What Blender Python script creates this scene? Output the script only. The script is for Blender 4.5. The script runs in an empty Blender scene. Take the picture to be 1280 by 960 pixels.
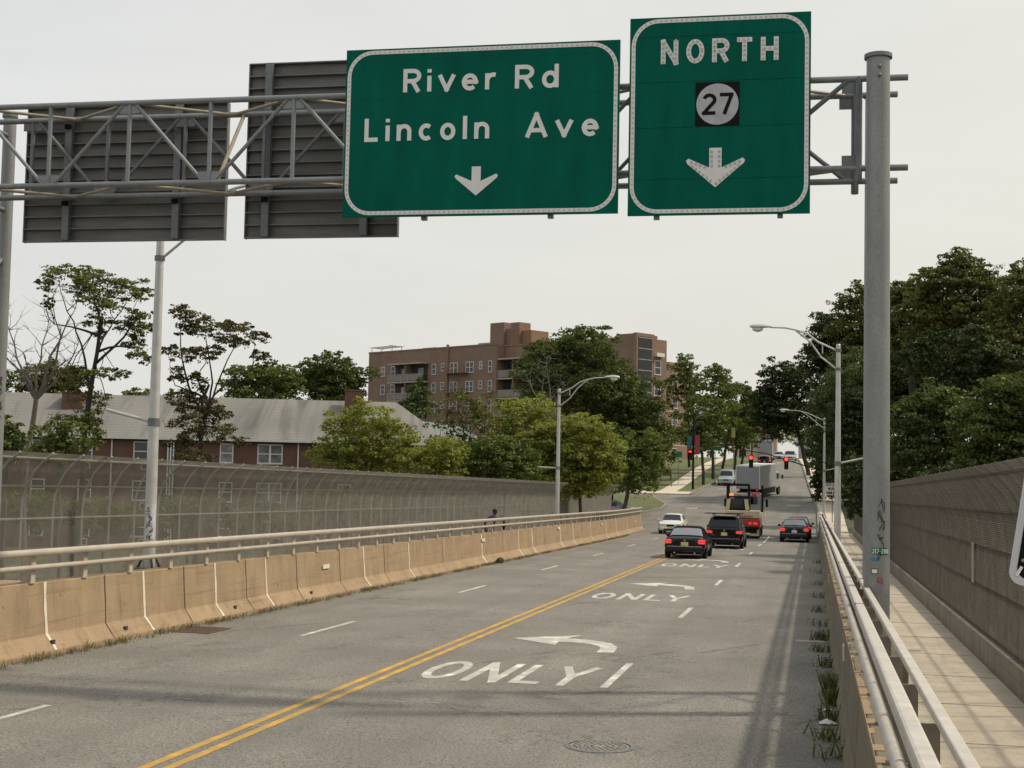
import bpy, math, random
import numpy as np
from mathutils import Vector, Matrix

random.seed(7)
sc = bpy.context.scene
COL = sc.collection
PI = math.pi
R_ = math.radians

# ------------------------------------------------------------------ camera calibration (real metres)
F = 1720.0
DZ = 1.79          # metres of viewing distance per unit used below for far things
EYE = 2.9
PITCH, ROLL, YAW = R_(3.6), R_(1.15), R_(12.384)
GR = 0.01425        # down-grade of the bridge deck
CS = 0.0          # cross fall
CM = (Matrix.Rotation(YAW, 3, 'Z') @ Matrix.Rotation(PI / 2 + PITCH, 3, 'X') @ Matrix.Rotation(ROLL, 3, 'Z'))
CAMP = Vector((0, 0, EYE))


def ray(x, y):
    return CM @ Vector(((x - 640) / F, (480 - y) / F, -1))


def W(x, y, Z):
    """point seen at photo pixel (x, y) at viewing distance Z (in units of DZ metres)"""
    return CAMP + ray(x, y) * (Z * DZ)


def onX(x, y, X):
    d = ray(x, y)
    return CAMP + d * (X / d.x)


def sm(a, b, t):
    t = min(1.0, max(0.0, (t - a) / (b - a)))
    return t * t * (3 - 2 * t)


# long profile of the road: steady fall over the bridge, a sag, then the climb up the hill
CP = [(0, 0), (40, -GR * 40), (72, -GR * 72), (85, -GR * 85), (96, -1.32), (104, -1.34), (114, -.98), (124, -.40), (136, .42), (158, 1.55), (180, 2.9),
      (200, 4.05), (226, 5.15), (260, 6.0), (310, 6.4), (800, 6.4)]


def rz0(s):
    if s <= 72:
        return -GR * s
    for i in range(2, len(CP) - 2):
        (a, za), (b, zb) = CP[i], CP[i + 1]
        if s <= b:
            ma = (zb - CP[i - 1][1]) / (b - CP[i - 1][0])
            mb = (CP[i + 2][1] - za) / (CP[i + 2][0] - a)
            t = (s - a) / (b - a); L = b - a
            return ((2 * t ** 3 - 3 * t * t + 1) * za + (t ** 3 - 2 * t * t + t) * L * ma + (-2 * t ** 3 + 3 * t * t) * zb + (t ** 3 - t * t) * L * mb)
    return 6.4


def rz(X, s):
    return rz0(s)


def road_pt(x, y, h=0.0):
    d = ray(x, y)
    for i in range(20, 9000):
        Y = i * .05
        p = CAMP + d * (Y / d.y)
        if p.z < rz0(Y) + h:
            return p
    return None


def gz(X, Y):
    """natural ground under and around the bridge"""
    t = sm(90, 113, Y)
    z = -3.3 * (1 - t) + (rz0(Y) - .15) * t
    if X > 4:
        z += (sm(4, 40, X)) * 2.0
    if Y > 310:
        z -= sm(310, 700, Y) * 8
    return z


# ------------------------------------------------------------------ materials
def new_mat(name):
    m = bpy.data.materials.new(name)
    m.use_nodes = True
    nt = m.node_tree
    nt.nodes.clear()
    out = nt.nodes.new('ShaderNodeOutputMaterial')
    return m, nt, out


def nd(nt, t, **kw):
    n = nt.nodes.new(t)
    for k, v in kw.items():
        setattr(n, k, v)
    return n


def noise(nt, scale, detail=3, vec=None, rough=.55, dist=0):
    n = nd(nt, 'ShaderNodeTexNoise')
    n.inputs['Scale'].default_value = scale
    n.inputs['Detail'].default_value = detail
    n.inputs['Roughness'].default_value = rough
    n.inputs['Distortion'].default_value = dist
    if vec is not None:
        nt.links.new(vec, n.inputs['Vector'])
    return n.outputs['Fac']


def ramp(nt, fac, stops):
    r = nd(nt, 'ShaderNodeValToRGB')
    el = r.color_ramp.elements
    while len(el) < len(stops):
        el.new(.5)
    for e, (p, c) in zip(el, stops):
        e.position = p
        e.color = (c, c, c, 1) if isinstance(c, (int, float)) else (c[0], c[1], c[2], 1)
    nt.links.new(fac, r.inputs['Fac'])
    return r.outputs['Color']


def mixc(nt, fac, a, b, mode='MIX'):
    n = nd(nt, 'ShaderNodeMix', data_type='RGBA', blend_type=mode)
    for inp, v in ((n.inputs[0], fac), (n.inputs[6], a), (n.inputs[7], b)):
        if isinstance(v, (int, float)):
            inp.default_value = v
        elif isinstance(v, tuple):
            inp.default_value = (*v, 1)
        else:
            nt.links.new(v, inp)
    return n.outputs[2]


def objvec(nt, scale=(1, 1, 1), world=False):
    tc = nd(nt, 'ShaderNodeTexCoord')
    mp = nd(nt, 'ShaderNodeMapping')
    mp.inputs['Scale'].default_value = scale
    if world:
        g = nd(nt, 'ShaderNodeNewGeometry')
        nt.links.new(g.outputs['Position'], mp.inputs['Vector'])
    else:
        nt.links.new(tc.outputs['Object'], mp.inputs['Vector'])
    return mp.outputs['Vector']


def principled(nt, out, col, rough=.6, metal=0.0, bump=None, bstr=.3, spec=.5):
    p = nd(nt, 'ShaderNodeBsdfPrincipled')
    if isinstance(col, tuple):
        p.inputs['Base Color'].default_value = (*col, 1)
    else:
        nt.links.new(col, p.inputs['Base Color'])
    if isinstance(rough, (int, float)):
        p.inputs['Roughness'].default_value = rough
    else:
        nt.links.new(rough, p.inputs['Roughness'])
    p.inputs['Metallic'].default_value = metal
    p.inputs['Specular IOR Level'].default_value = spec
    if bump is not None:
        b = nd(nt, 'ShaderNodeBump')
        b.inputs['Strength'].default_value = bstr
        b.inputs['Distance'].default_value = .02
        nt.links.new(bump, b.inputs['Height'])
        nt.links.new(b.outputs['Normal'], p.inputs['Normal'])
    nt.links.new(p.outputs[0], out.inputs['Surface'])
    return p


def M(name, col, rough=.6, metal=0.0, var=.15, scale=6.0, bump=0.0, spec=.5, fine=0.0, stretch=(1, 1, 1)):
    m, nt, out = new_mat(name)
    v = objvec(nt, stretch, world=True)
    f = noise(nt, scale, 5, v)
    lo = tuple(c * (1 - var) for c in col)
    hi = tuple(min(1, c * (1 + var)) for c in col)
    c = mixc(nt, ramp(nt, f, [(.3, 0.0), (.7, 1.0)]), lo, hi)
    if fine:
        g = noise(nt, scale * 18, 2, v)
        c = mixc(nt, ramp(nt, g, [(.35, 0.0), (.65, 1.0)]), c, mixc(nt, fine, c, (.02, .02, .02)))
    principled(nt, out, c, rough, metal, f if bump else None, bump, spec)
    return m


def glow(name, col, strength):
    m, nt, out = new_mat(name)
    p = principled(nt, out, col, .3)
    p.inputs['Emission Color'].default_value = (*col, 1)
    p.inputs['Emission Strength'].default_value = strength
    return m


def asphalt(name, base, streak=True):
    m, nt, out = new_mat(name)
    v = objvec(nt, world=True)
    vs = objvec(nt, (1.1, .07, 1), world=True)
    sp = noise(nt, 33, 5, v, .85)
    sp2 = noise(nt, 26, 3, v, .7)
    big = noise(nt, .35, 4, v)
    st = noise(nt, .9, 3, vs)
    c0 = tuple(x * .80 for x in base)
    c1 = tuple(x * 1.15 for x in base)
    # wheel tracks polished along the lanes
    gx = nd(nt, 'ShaderNodeNewGeometry'); sx = nd(nt, 'ShaderNodeSeparateXYZ')
    nt.links.new(gx.outputs['Position'], sx.inputs[0])
    wv_ = nd(nt, 'ShaderNodeMath', operation='SINE')
    sc_ = nd(nt, 'ShaderNodeMath', operation='MULTIPLY'); sc_.inputs[1].default_value = 3.75
    nt.links.new(sx.outputs[0], sc_.inputs[0]); nt.links.new(sc_.outputs[0], wv_.inputs[0])
    c = mixc(nt, ramp(nt, big, [(.35, 0.0), (.68, 1.0)]), c0, c1)
    if streak:
        c = mixc(nt, ramp(nt, st, [(.4, 0.0), (.62, .30)]), c, tuple(x * .70 for x in base))
    trk = nd(nt, 'ShaderNodeMath', operation='MULTIPLY')
    nt.links.new(ramp(nt, wv_.outputs[0], [(.35, 0.0), (.95, .34)]), trk.inputs[0])
    nt.links.new(ramp(nt, noise(nt, .8, 3, objvec(nt, (1, .12, 1), world=True)), [(.35, .25), (.65, 1.0)]), trk.inputs[1])
    c = mixc(nt, trk.outputs[0], c, tuple(x * .62 for x in base))
    # oil spots and small old patches
    ob = noise(nt, 1.1, 4, objvec(nt, (1, .45, 1), world=True), .5, .4)
    c = mixc(nt, ramp(nt, ob, [(.62, 0.0), (.72, .42)]), c, tuple(x * .55 for x in base))
    c = mixc(nt, ramp(nt, sp, [(.47, .0), (.58, .92)]), c, tuple(x * .28 for x in base))
    c = mixc(nt, ramp(nt, sp2, [(.56, .0), (.72, .45)]), c, tuple(min(1, x * 1.6) for x in base))
    # long thin cracks
    wv = noise(nt, 1.4, 4, v, .6)
    add = nd(nt, 'ShaderNodeVectorMath', operation='MULTIPLY_ADD')
    cmb = nd(nt, 'ShaderNodeCombineXYZ')
    nt.links.new(wv, cmb.inputs[0]); nt.links.new(wv, cmb.inputs[1])
    nt.links.new(cmb.outputs[0], add.inputs[0]); add.inputs[1].default_value = (1.6, 1.6, 0)
    v2 = objvec(nt, (.45, .22, 0), world=True)
    nt.links.new(v2, add.inputs[2])
    vo = nd(nt, 'ShaderNodeTexVoronoi', feature='DISTANCE_TO_EDGE')
    vo.inputs['Scale'].default_value = .75
    nt.links.new(add.outputs[0], vo.inputs['Vector'])
    ck = ramp(nt, vo.outputs['Distance'], [(.0, 1.0), (.018, 0.0)])
    msk = ramp(nt, noise(nt, .5, 2, v), [(.42, 0.0), (.56, .8)])
    mul = nd(nt, 'ShaderNodeMath', operation='MULTIPLY')
    nt.links.new(ck, mul.inputs[0]); nt.links.new(msk, mul.inputs[1])
    c = mixc(nt, mul.outputs[0], c, tuple(x * .35 for x in base))
    principled(nt, out, c, .9, 0, sp, .35, .25)
    return m


def paint(name, col, under, wear=.5):
    m, nt, out = new_mat(name)
    v = objvec(nt, world=True)
    a = noise(nt, 38, 4, v, .75)
    b = noise(nt, 2.2, 3, v)
    s = nd(nt, 'ShaderNodeMath', operation='ADD')
    nt.links.new(a, s.inputs[0]); nt.links.new(b, s.inputs[1])
    f = ramp(nt, s.outputs[0], [(0.92 - wear * .3, 0.0), (1.30 - wear * .3, .75)])
    c = mixc(nt, f, col, under)
    principled(nt, out, c, .75, 0, a, .15, .3)
    return m


def concrete(name, col, stain, drip=True, scale=1.0):
    m, nt, out = new_mat(name)
    v = objvec(nt, world=True)
    vd = objvec(nt, (2.2, 2.2, .35), world=True)
    big = noise(nt, 1.3 * scale, 5, v, .6)
    dr = noise(nt, 1.6, 4, vd, .65)
    fi = noise(nt, 45, 3, v, .7)
    c = mixc(nt, ramp(nt, big, [(.3, 0.0), (.7, 1.0)]), tuple(x * .85 for x in col), tuple(min(1, x * 1.12) for x in col))
    if drip:
        c = mixc(nt, ramp(nt, dr, [(.50, 0.0), (.70, .55)]), c, stain)
    if drip:
        # chips and pits
        vo = nd(nt, 'ShaderNodeTexVoronoi'); vo.inputs['Scale'].default_value = 3.1
        nt.links.new(v, vo.inputs['Vector'])
        pm = nd(nt, 'ShaderNodeMath', operation='MULTIPLY')
        nt.links.new(ramp(nt, vo.outputs['Distance'], [(.05, 1.0), (.12, 0.0)]), pm.inputs[0])
        nt.links.new(ramp(nt, noise(nt, 1.2, 2, v), [(.5, 0.0), (.6, .8)]), pm.inputs[1])
        c = mixc(nt, pm.outputs[0], c, tuple(x * .5 for x in stain))
        # long scuffs and a few dark runs
        vs = objvec(nt, (1.5, .16, 7), world=True)
        c = mixc(nt, ramp(nt, noise(nt, 2.0, 4, vs, .65), [(.56, 0.0), (.68, .38)]), c, tuple(x * .75 for x in stain))
        vr = objvec(nt, (6, 6, .5), world=True)
        c = mixc(nt, ramp(nt, noise(nt, 1.5, 3, vr, .7), [(.66, 0.0), (.74, .5)]), c, tuple(x * .55 for x in stain))
    c = mixc(nt, ramp(nt, fi, [(.35, .26), (.55, .0)]), c, tuple(x * .4 for x in stain))
    principled(nt, out, c, .88, 0, fi, .25, .25)
    return m


def brick(name, c1, c2, mortar, scale=1.0):
    m, nt, out = new_mat(name)
    tc = nd(nt, 'ShaderNodeTexCoord')
    b = nd(nt, 'ShaderNodeTexBrick')
    b.inputs['Scale'].default_value = 1.0
    b.inputs['Brick Width'].default_value = .22 * scale
    b.inputs['Row Height'].default_value = .075 * scale
    b.inputs['Mortar Size'].default_value = .009 * scale
    b.inputs['Color1'].default_value = (*c1, 1)
    b.inputs['Color2'].default_value = (*c2, 1)
    b.inputs['Mortar'].default_value = (*mortar, 1)
    sep = nd(nt, 'ShaderNodeSeparateXYZ'); cmb = nd(nt, 'ShaderNodeCombineXYZ')
    add = nd(nt, 'ShaderNodeMath', operation='ADD')
    nt.links.new(tc.outputs['Object'], sep.inputs[0])
    nt.links.new(sep.outputs[0], add.inputs[0]); nt.links.new(sep.outputs[1], add.inputs[1])
    nt.links.new(add.outputs[0], cmb.inputs[0]); nt.links.new(sep.outputs[2], cmb.inputs[1])
    nt.links.new(cmb.outputs[0], b.inputs['Vector'])
    n = noise(nt, .6, 5, tc.outputs['Object'])
    c = mixc(nt, ramp(nt, n, [(.35, 0.0), (.7, .45)]), b.outputs['Color'], tuple(x * .6 for x in c1))
    principled(nt, out, c, .9, 0, None, 0, .2)
    return m


def leafmat(name, dark, light, dry=None, dryamt=.12, transl=.3):
    m, nt, out = new_mat(name)
    g = nd(nt, 'ShaderNodeNewGeometry')
    v = objvec(nt, world=True)
    f = ramp(nt, noise(nt, .55, 3, v), [(.3, 0.0), (.7, 1.0)])
    mx = nd(nt, 'ShaderNodeMath', operation='MULTIPLY_ADD')
    nt.links.new(f, mx.inputs[0]); mx.inputs[1].default_value = .5
    hf = nd(nt, 'ShaderNodeMath', operation='MULTIPLY')
    nt.links.new(g.outputs['Random Per Island'], hf.inputs[0]); hf.inputs[1].default_value = .5
    nt.links.new(hf.outputs[0], mx.inputs[2])
    c = mixc(nt, mx.outputs[0], dark, light)
    if dry:
        r2 = ramp(nt, g.outputs['Random Per Island'], [(1 - dryamt - .01, 0.0), (1 - dryamt, 1.0)])
        c = mixc(nt, r2, c, dry)
    d = nd(nt, 'ShaderNodeBsdfDiffuse'); t = nd(nt, 'ShaderNodeBsdfTranslucent')
    nt.links.new(c, d.inputs[0])
    tcol = mixc(nt, .5, c, mixc(nt, 1.0, c, (1.5, 1.5, .6), 'MULTIPLY'))
    nt.links.new(tcol, t.inputs[0])
    gl = nd(nt, 'ShaderNodeBsdfGlossy'); gl.inputs['Roughness'].default_value = .5
    gl.inputs[0].default_value = (.5, .5, .45, 1)
    s1 = nd(nt, 'ShaderNodeMixShader'); s1.inputs[0].default_value = transl
    nt.links.new(d.outputs[0], s1.inputs[1]); nt.links.new(t.outputs[0], s1.inputs[2])
    s2 = nd(nt, 'ShaderNodeMixShader'); s2.inputs[0].default_value = .05
    nt.links.new(s1.outputs[0], s2.inputs[1]); nt.links.new(gl.outputs[0], s2.inputs[2])
    nt.links.new(s2.outputs[0], out.inputs['Surface'])
    return m


ASPH = (.262, .245, .212)
m_asph = asphalt('asphalt', ASPH)
m_asph2 = asphalt('far_asphalt', (.15, .14, .125))
m_white = paint('white_road_paint', (.80, .76, .68), ASPH, .62)
m_whitef = paint('worn_white_road_paint', (.58, .55, .49), ASPH, .9)
m_yellow = paint('yellow_road_paint', (.62, .33, .035), (.3, .22, .08), .3)
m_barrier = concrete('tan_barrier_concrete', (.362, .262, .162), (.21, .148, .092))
m_barrier2 = concrete('shaded_barrier_concrete', (.19, .165, .115), (.11, .09, .065))  # darker copy of the barrier concrete; the right side's shade is in its colour
m_joint = M('white_joint_sealant', (.68, .60, .48), .8, var=.1, scale=12)
m_djoint = M('dark_joint', (.10, .065, .045), .9)
m_walk = concrete('pavement_concrete', (.60, .52, .405), (.44, .37, .285), True, .7)
m_walkline = M('pavement_joint', (.19, .16, .12), .95)
m_curb = concrete('kerb_concrete', (.27, .25, .21), (.14, .125, .10))
m_rail2 = M('grey_painted_rail', (.50, .465, .41), .55, .05, var=.12, scale=6, fine=.12, spec=.3)
m_rail = M('tan_painted_rail', (.42, .37, .295), .5, .1, var=.12, scale=4, spec=.5)
m_railplate = M('dark_rail_plate', (.17, .15, .12), .7, .05, var=.2, scale=9)
m_railpost = M('rail_post_metal', (.44, .385, .30), .6, .05, var=.2, scale=9)
m_galv = M('galvanised_steel', (.25, .265, .27), .5, .4, var=.14, scale=7, fine=.3)
m_galvd = M('weathered_galvanised_steel', (.18, .19, .195), .55, .4, var=.2, scale=5, fine=.3)
m_tanst = M('rust_tinted_steel', (.33, .28, .21), .6, .3, var=.2, scale=5)
m_pole = M('pole_galvanised', (.27, .275, .265), .5, .35, var=.12, scale=5, fine=.25, stretch=(1, 1, .3))
m_lamp = M('lamp_pole_aluminium', (.50, .49, .46), .45, .3, var=.1, scale=4)
m_lens = M('lamp_lens', (.62, .62, .58), .25)
m_wire2 = M('shaded_fence_wire', (.170, .148, .122), .8, 0, var=.2, scale=3, spec=.2)  # darker wire for the right fence, its unlit side painted into the colour
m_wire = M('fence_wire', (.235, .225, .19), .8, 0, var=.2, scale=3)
m_fpost2 = M('shaded_fence_post', (.16, .145, .125), .7, .1, var=.15, scale=5)  # darker posts for the right fence, backlit shade put into the colour
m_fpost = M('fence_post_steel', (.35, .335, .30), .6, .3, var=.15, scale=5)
m_green = M('sign_green', (.0, .104, .070), .6, var=.15, scale=2.2, spec=.06, fine=.06, stretch=(1.6, 1.6, .35))
m_green2 = M('street_sign_green', (.005, .14, .075), .5)
m_refl = M('sign_white', (.70, .69, .66), .5, var=.06, scale=8)
m_button = M('reflector_button', (.46, .42, .42), .35)
m_black = M('sign_black', (.006, .006, .007), .6, spec=.12)
m_alu = M('sign_back_aluminium', (.185, .18, .17), .6, .2, var=.2, scale=4, fine=.2, stretch=(.4, .4, 2))
m_iron = M('cast_iron', (.215, .20, .175), .8, .1, var=.3, scale=20, bump=.2)
m_rub = M('tyre_rubber', (.012, .012, .013), .85)
m_rim = M('wheel_alloy', (.25, .25, .26), .35, .7)
m_glass = M('car_glass', (.006, .008, .010), .06, 0, var=0, spec=.45)
m_glasslt = M('pale_car_glass', (.16, .19, .21), .08, 0, var=0, spec=1)
m_blackcar = M('black_car_paint', (.004, .004, .006), .16, 0, var=0, spec=.38)
m_darkcar = M('dark_car_paint', (.006, .007, .011), .18, 0, var=0, spec=.4)
m_trim = M('black_trim', (.008, .008, .008), .7, spec=.2)
m_cloth = M('black_soft_top', (.007, .007, .008), .9, spec=.1)
m_whitecar = M('white_car_paint', (.62, .61, .57), .25, 0, var=0, spec=.6)
m_silver = M('silver_car_paint', (.36, .38, .41), .25, .3, var=0, spec=.6)
m_plate = M('licence_plate', (.55, .50, .20), .5, var=.1)
m_platew = M('white_licence_plate', (.6, .6, .58), .5, var=.1)
m_tail = glow('tail_light', (.75, .03, .02), .7)
m_taild = M('tail_light_unlit', (.30, .015, .015), .2)
m_chrome = M('chrome', (.6, .6, .6), .12, .9, var=0)
m_redlamp = glow('red_signal_lamp', (1.0, .03, .02), 5.0)
m_orange = glow('orange_marker_light', (1.0, .14, .03), 1.8)
m_redpaint = M('red_truck_paint', (.30, .035, .025), .4, var=.15, scale=3)
m_cream = M('cream_steel', (.50, .42, .27), .6, var=.15, scale=3)
m_boxw = M('truck_box_panel', (.29, .30, .315), .5, var=.07, scale=2)
m_boxr = M('truck_box_roof', (.72, .70, .64), .6, var=.07, scale=2)
m_bark = M('bark', (.085, .068, .05), .95, var=.35, scale=9, bump=.5, stretch=(1, 1, .25))
m_barkd = M('dark_bark', (.045, .036, .028), .95, var=.35, scale=9, bump=.5, stretch=(1, 1, .25))
m_barkg = M('grey_bare_bark', (.15, .13, .11), .95, var=.3, scale=9)
def roof_mat():
    m, nt, out = new_mat('grey_shingle_roof')
    g = nd(nt, 'ShaderNodeNewGeometry')
    dt = nd(nt, 'ShaderNodeVectorMath', operation='DOT_PRODUCT')
    dt.inputs[1].default_value = (math.cos(YAW), math.sin(YAW), 0)
    nt.links.new(g.outputs['Position'], dt.inputs[0])
    sp = nd(nt, 'ShaderNodeSeparateXYZ'); nt.links.new(g.outputs['Position'], sp.inputs[0])
    cb = nd(nt, 'ShaderNodeCombineXYZ')
    nt.links.new(dt.outputs['Value'], cb.inputs[0])
    zz = nd(nt, 'ShaderNodeMath', operation='MULTIPLY'); zz.inputs[1].default_value = .22
    nt.links.new(sp.outputs[2], zz.inputs[0]); nt.links.new(zz.outputs[0], cb.inputs[1])
    st = noise(nt, .55, 6, cb.outputs[0], .68, .8)
    big = noise(nt, .16, 3, g.outputs['Position'])
    rows = nd(nt, 'ShaderNodeMath', operation='SINE')
    rz_ = nd(nt, 'ShaderNodeMath', operation='MULTIPLY'); rz_.inputs[1].default_value = 30
    nt.links.new(sp.outputs[2], rz_.inputs[0]); nt.links.new(rz_.outputs[0], rows.inputs[0])
    c = mixc(nt, ramp(nt, big, [(.35, 0.0), (.65, 1.0)]), (.19, .185, .17), (.245, .235, .21))
    c = mixc(nt, ramp(nt, st, [(.50, 0.0), (.68, .72)]), c, (.085, .083, .078))
    c = mixc(nt, ramp(nt, rows.outputs[0], [(.6, 0.0), (.95, .25)]), c, (.10, .098, .09))
    principled(nt, out, c, .9, 0, None, 0, .2)
    return m


m_roof = roof_mat()
m_brickA = brick('red_brick', (.165, .082, .060), (.125, .063, .048), (.17, .13, .105))
m_brickB = brick('brown_brick', (.275, .178, .130), (.22, .145, .108), (.22, .17, .135), 1.3)
m_brickC = brick('orange_sunlit_brick', (.29, .165, .108), (.23, .132, .09), (.22, .165, .12), 1.3)  # brighter copy of the brown brick, sunlight on right-facing walls painted in
m_trimw = M('white_window_frame', (.62, .62, .60), .5, var=.05)
def pane_mat():
    m, nt, out = new_mat('window_glass')
    oi = nd(nt, 'ShaderNodeObjectInfo')
    tc = nd(nt, 'ShaderNodeTexCoord')
    c = ramp(nt, oi.outputs['Random'], [(.0, (.018, .022, .027)), (.45, (.04, .045, .05)), (.62, (.16, .16, .15)), (.80, (.30, .29, .27)), (.9, (.03, .035, .04))])
    c.node.color_ramp.interpolation = 'CONSTANT'
    c2 = mixc(nt, ramp(nt, noise(nt, 2.2, 2, tc.outputs['Object']), [(.4, 0.0), (.6, .5)]), c, (.02, .024, .03))
    principled(nt, out, c2, .1, 0, None, 0, .6)
    return m


m_pane = pane_mat()
m_conc = M('balcony_concrete', (.38, .33, .27), .85, var=.12, scale=2)
m_brail = M('balcony_railing', (.21, .19, .165), .7, var=.1)
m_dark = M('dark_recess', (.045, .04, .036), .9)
m_rust = M('fire_escape_paint', (.22, .11, .07), .7, var=.2)
m_grass = M('grass_ground', (.12, .14, .04), .95, var=.4, scale=1.2, bump=.5, fine=.5)
m_earth = M('earth_ground', (.075, .078, .038), .95, var=.45, scale=.5, bump=.4, fine=.4)
m_red = M('red_banner', (.30, .035, .06), .7)
m_teal = M('teal_banner', (.03, .11, .13), .7)
m_ysign = M('yellow_sign', (.45, .37, .10), .6)
m_brown = M('brown_sign_board', (.12, .045, .03), .6)
m_litter = M('white_litter', (.6, .6, .58), .7)
m_shirt = M('purple_cloth', (.035, .025, .14), .85)
m_skin = M('dark_skin', (.075, .042, .028), .6)
m_hair = M('black_hair', (.01, .009, .009), .8)
m_trou = M('black_cloth', (.014, .013, .016), .9)
m_spray = M('black_spray_paint', (.03, .03, .032), .6)
m_sprayr = M('red_spray_paint', (.32, .06, .06), .6)
m_sprayw = M('white_spray_paint', (.55, .55, .56), .6)
m_blue = M('blue_sticker', (.03, .16, .32), .5)
m_acc = M('teal_copper_roof', (.17, .20, .18), .7, var=.15)

L_dark = leafmat('leaves_dark_green', (.044, .068, .016), (.130, .165, .038), transl=.3)
L_shade = leafmat('leaves_shaded_green', (.022, .036, .011), (.072, .096, .027), transl=.25)  # shade of the right bank painted into a darker leaf colour
L_mid = leafmat('leaves_mid_green', (.058, .088, .018), (.170, .205, .044), transl=.35)
L_yel = leafmat('leaves_yellow_green', (.130, .165, .030), (.340, .370, .072), (.27, .21, .04), .10, .42)
L_olive = leafmat('leaves_olive_green', (.068, .086, .020), (.190, .200, .050), (.17, .10, .045), .06, .28)
L_rust = leafmat('leaves_green_with_rust_seeds', (.045, .058, .016), (.120, .120, .036), (.19, .10, .05), .16, .25)
L_warm = leafmat('leaves_warm_green', (.060, .072, .016), (.165, .168, .042), transl=.25)
L_wil = leafmat('leaves_soft_green', (.046, .076, .022), (.120, .162, .050), transl=.3)
L_weed = leafmat('weed_leaves', (.075, .082, .022), (.20, .18, .055), (.20, .15, .06), .35, .2)


# ------------------------------------------------------------------ mesh helpers
def origin_of(o):
    p = Vector((0, 0, 0))
    while o is not None:
        p += o.location
        o = o.parent
    return p


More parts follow.
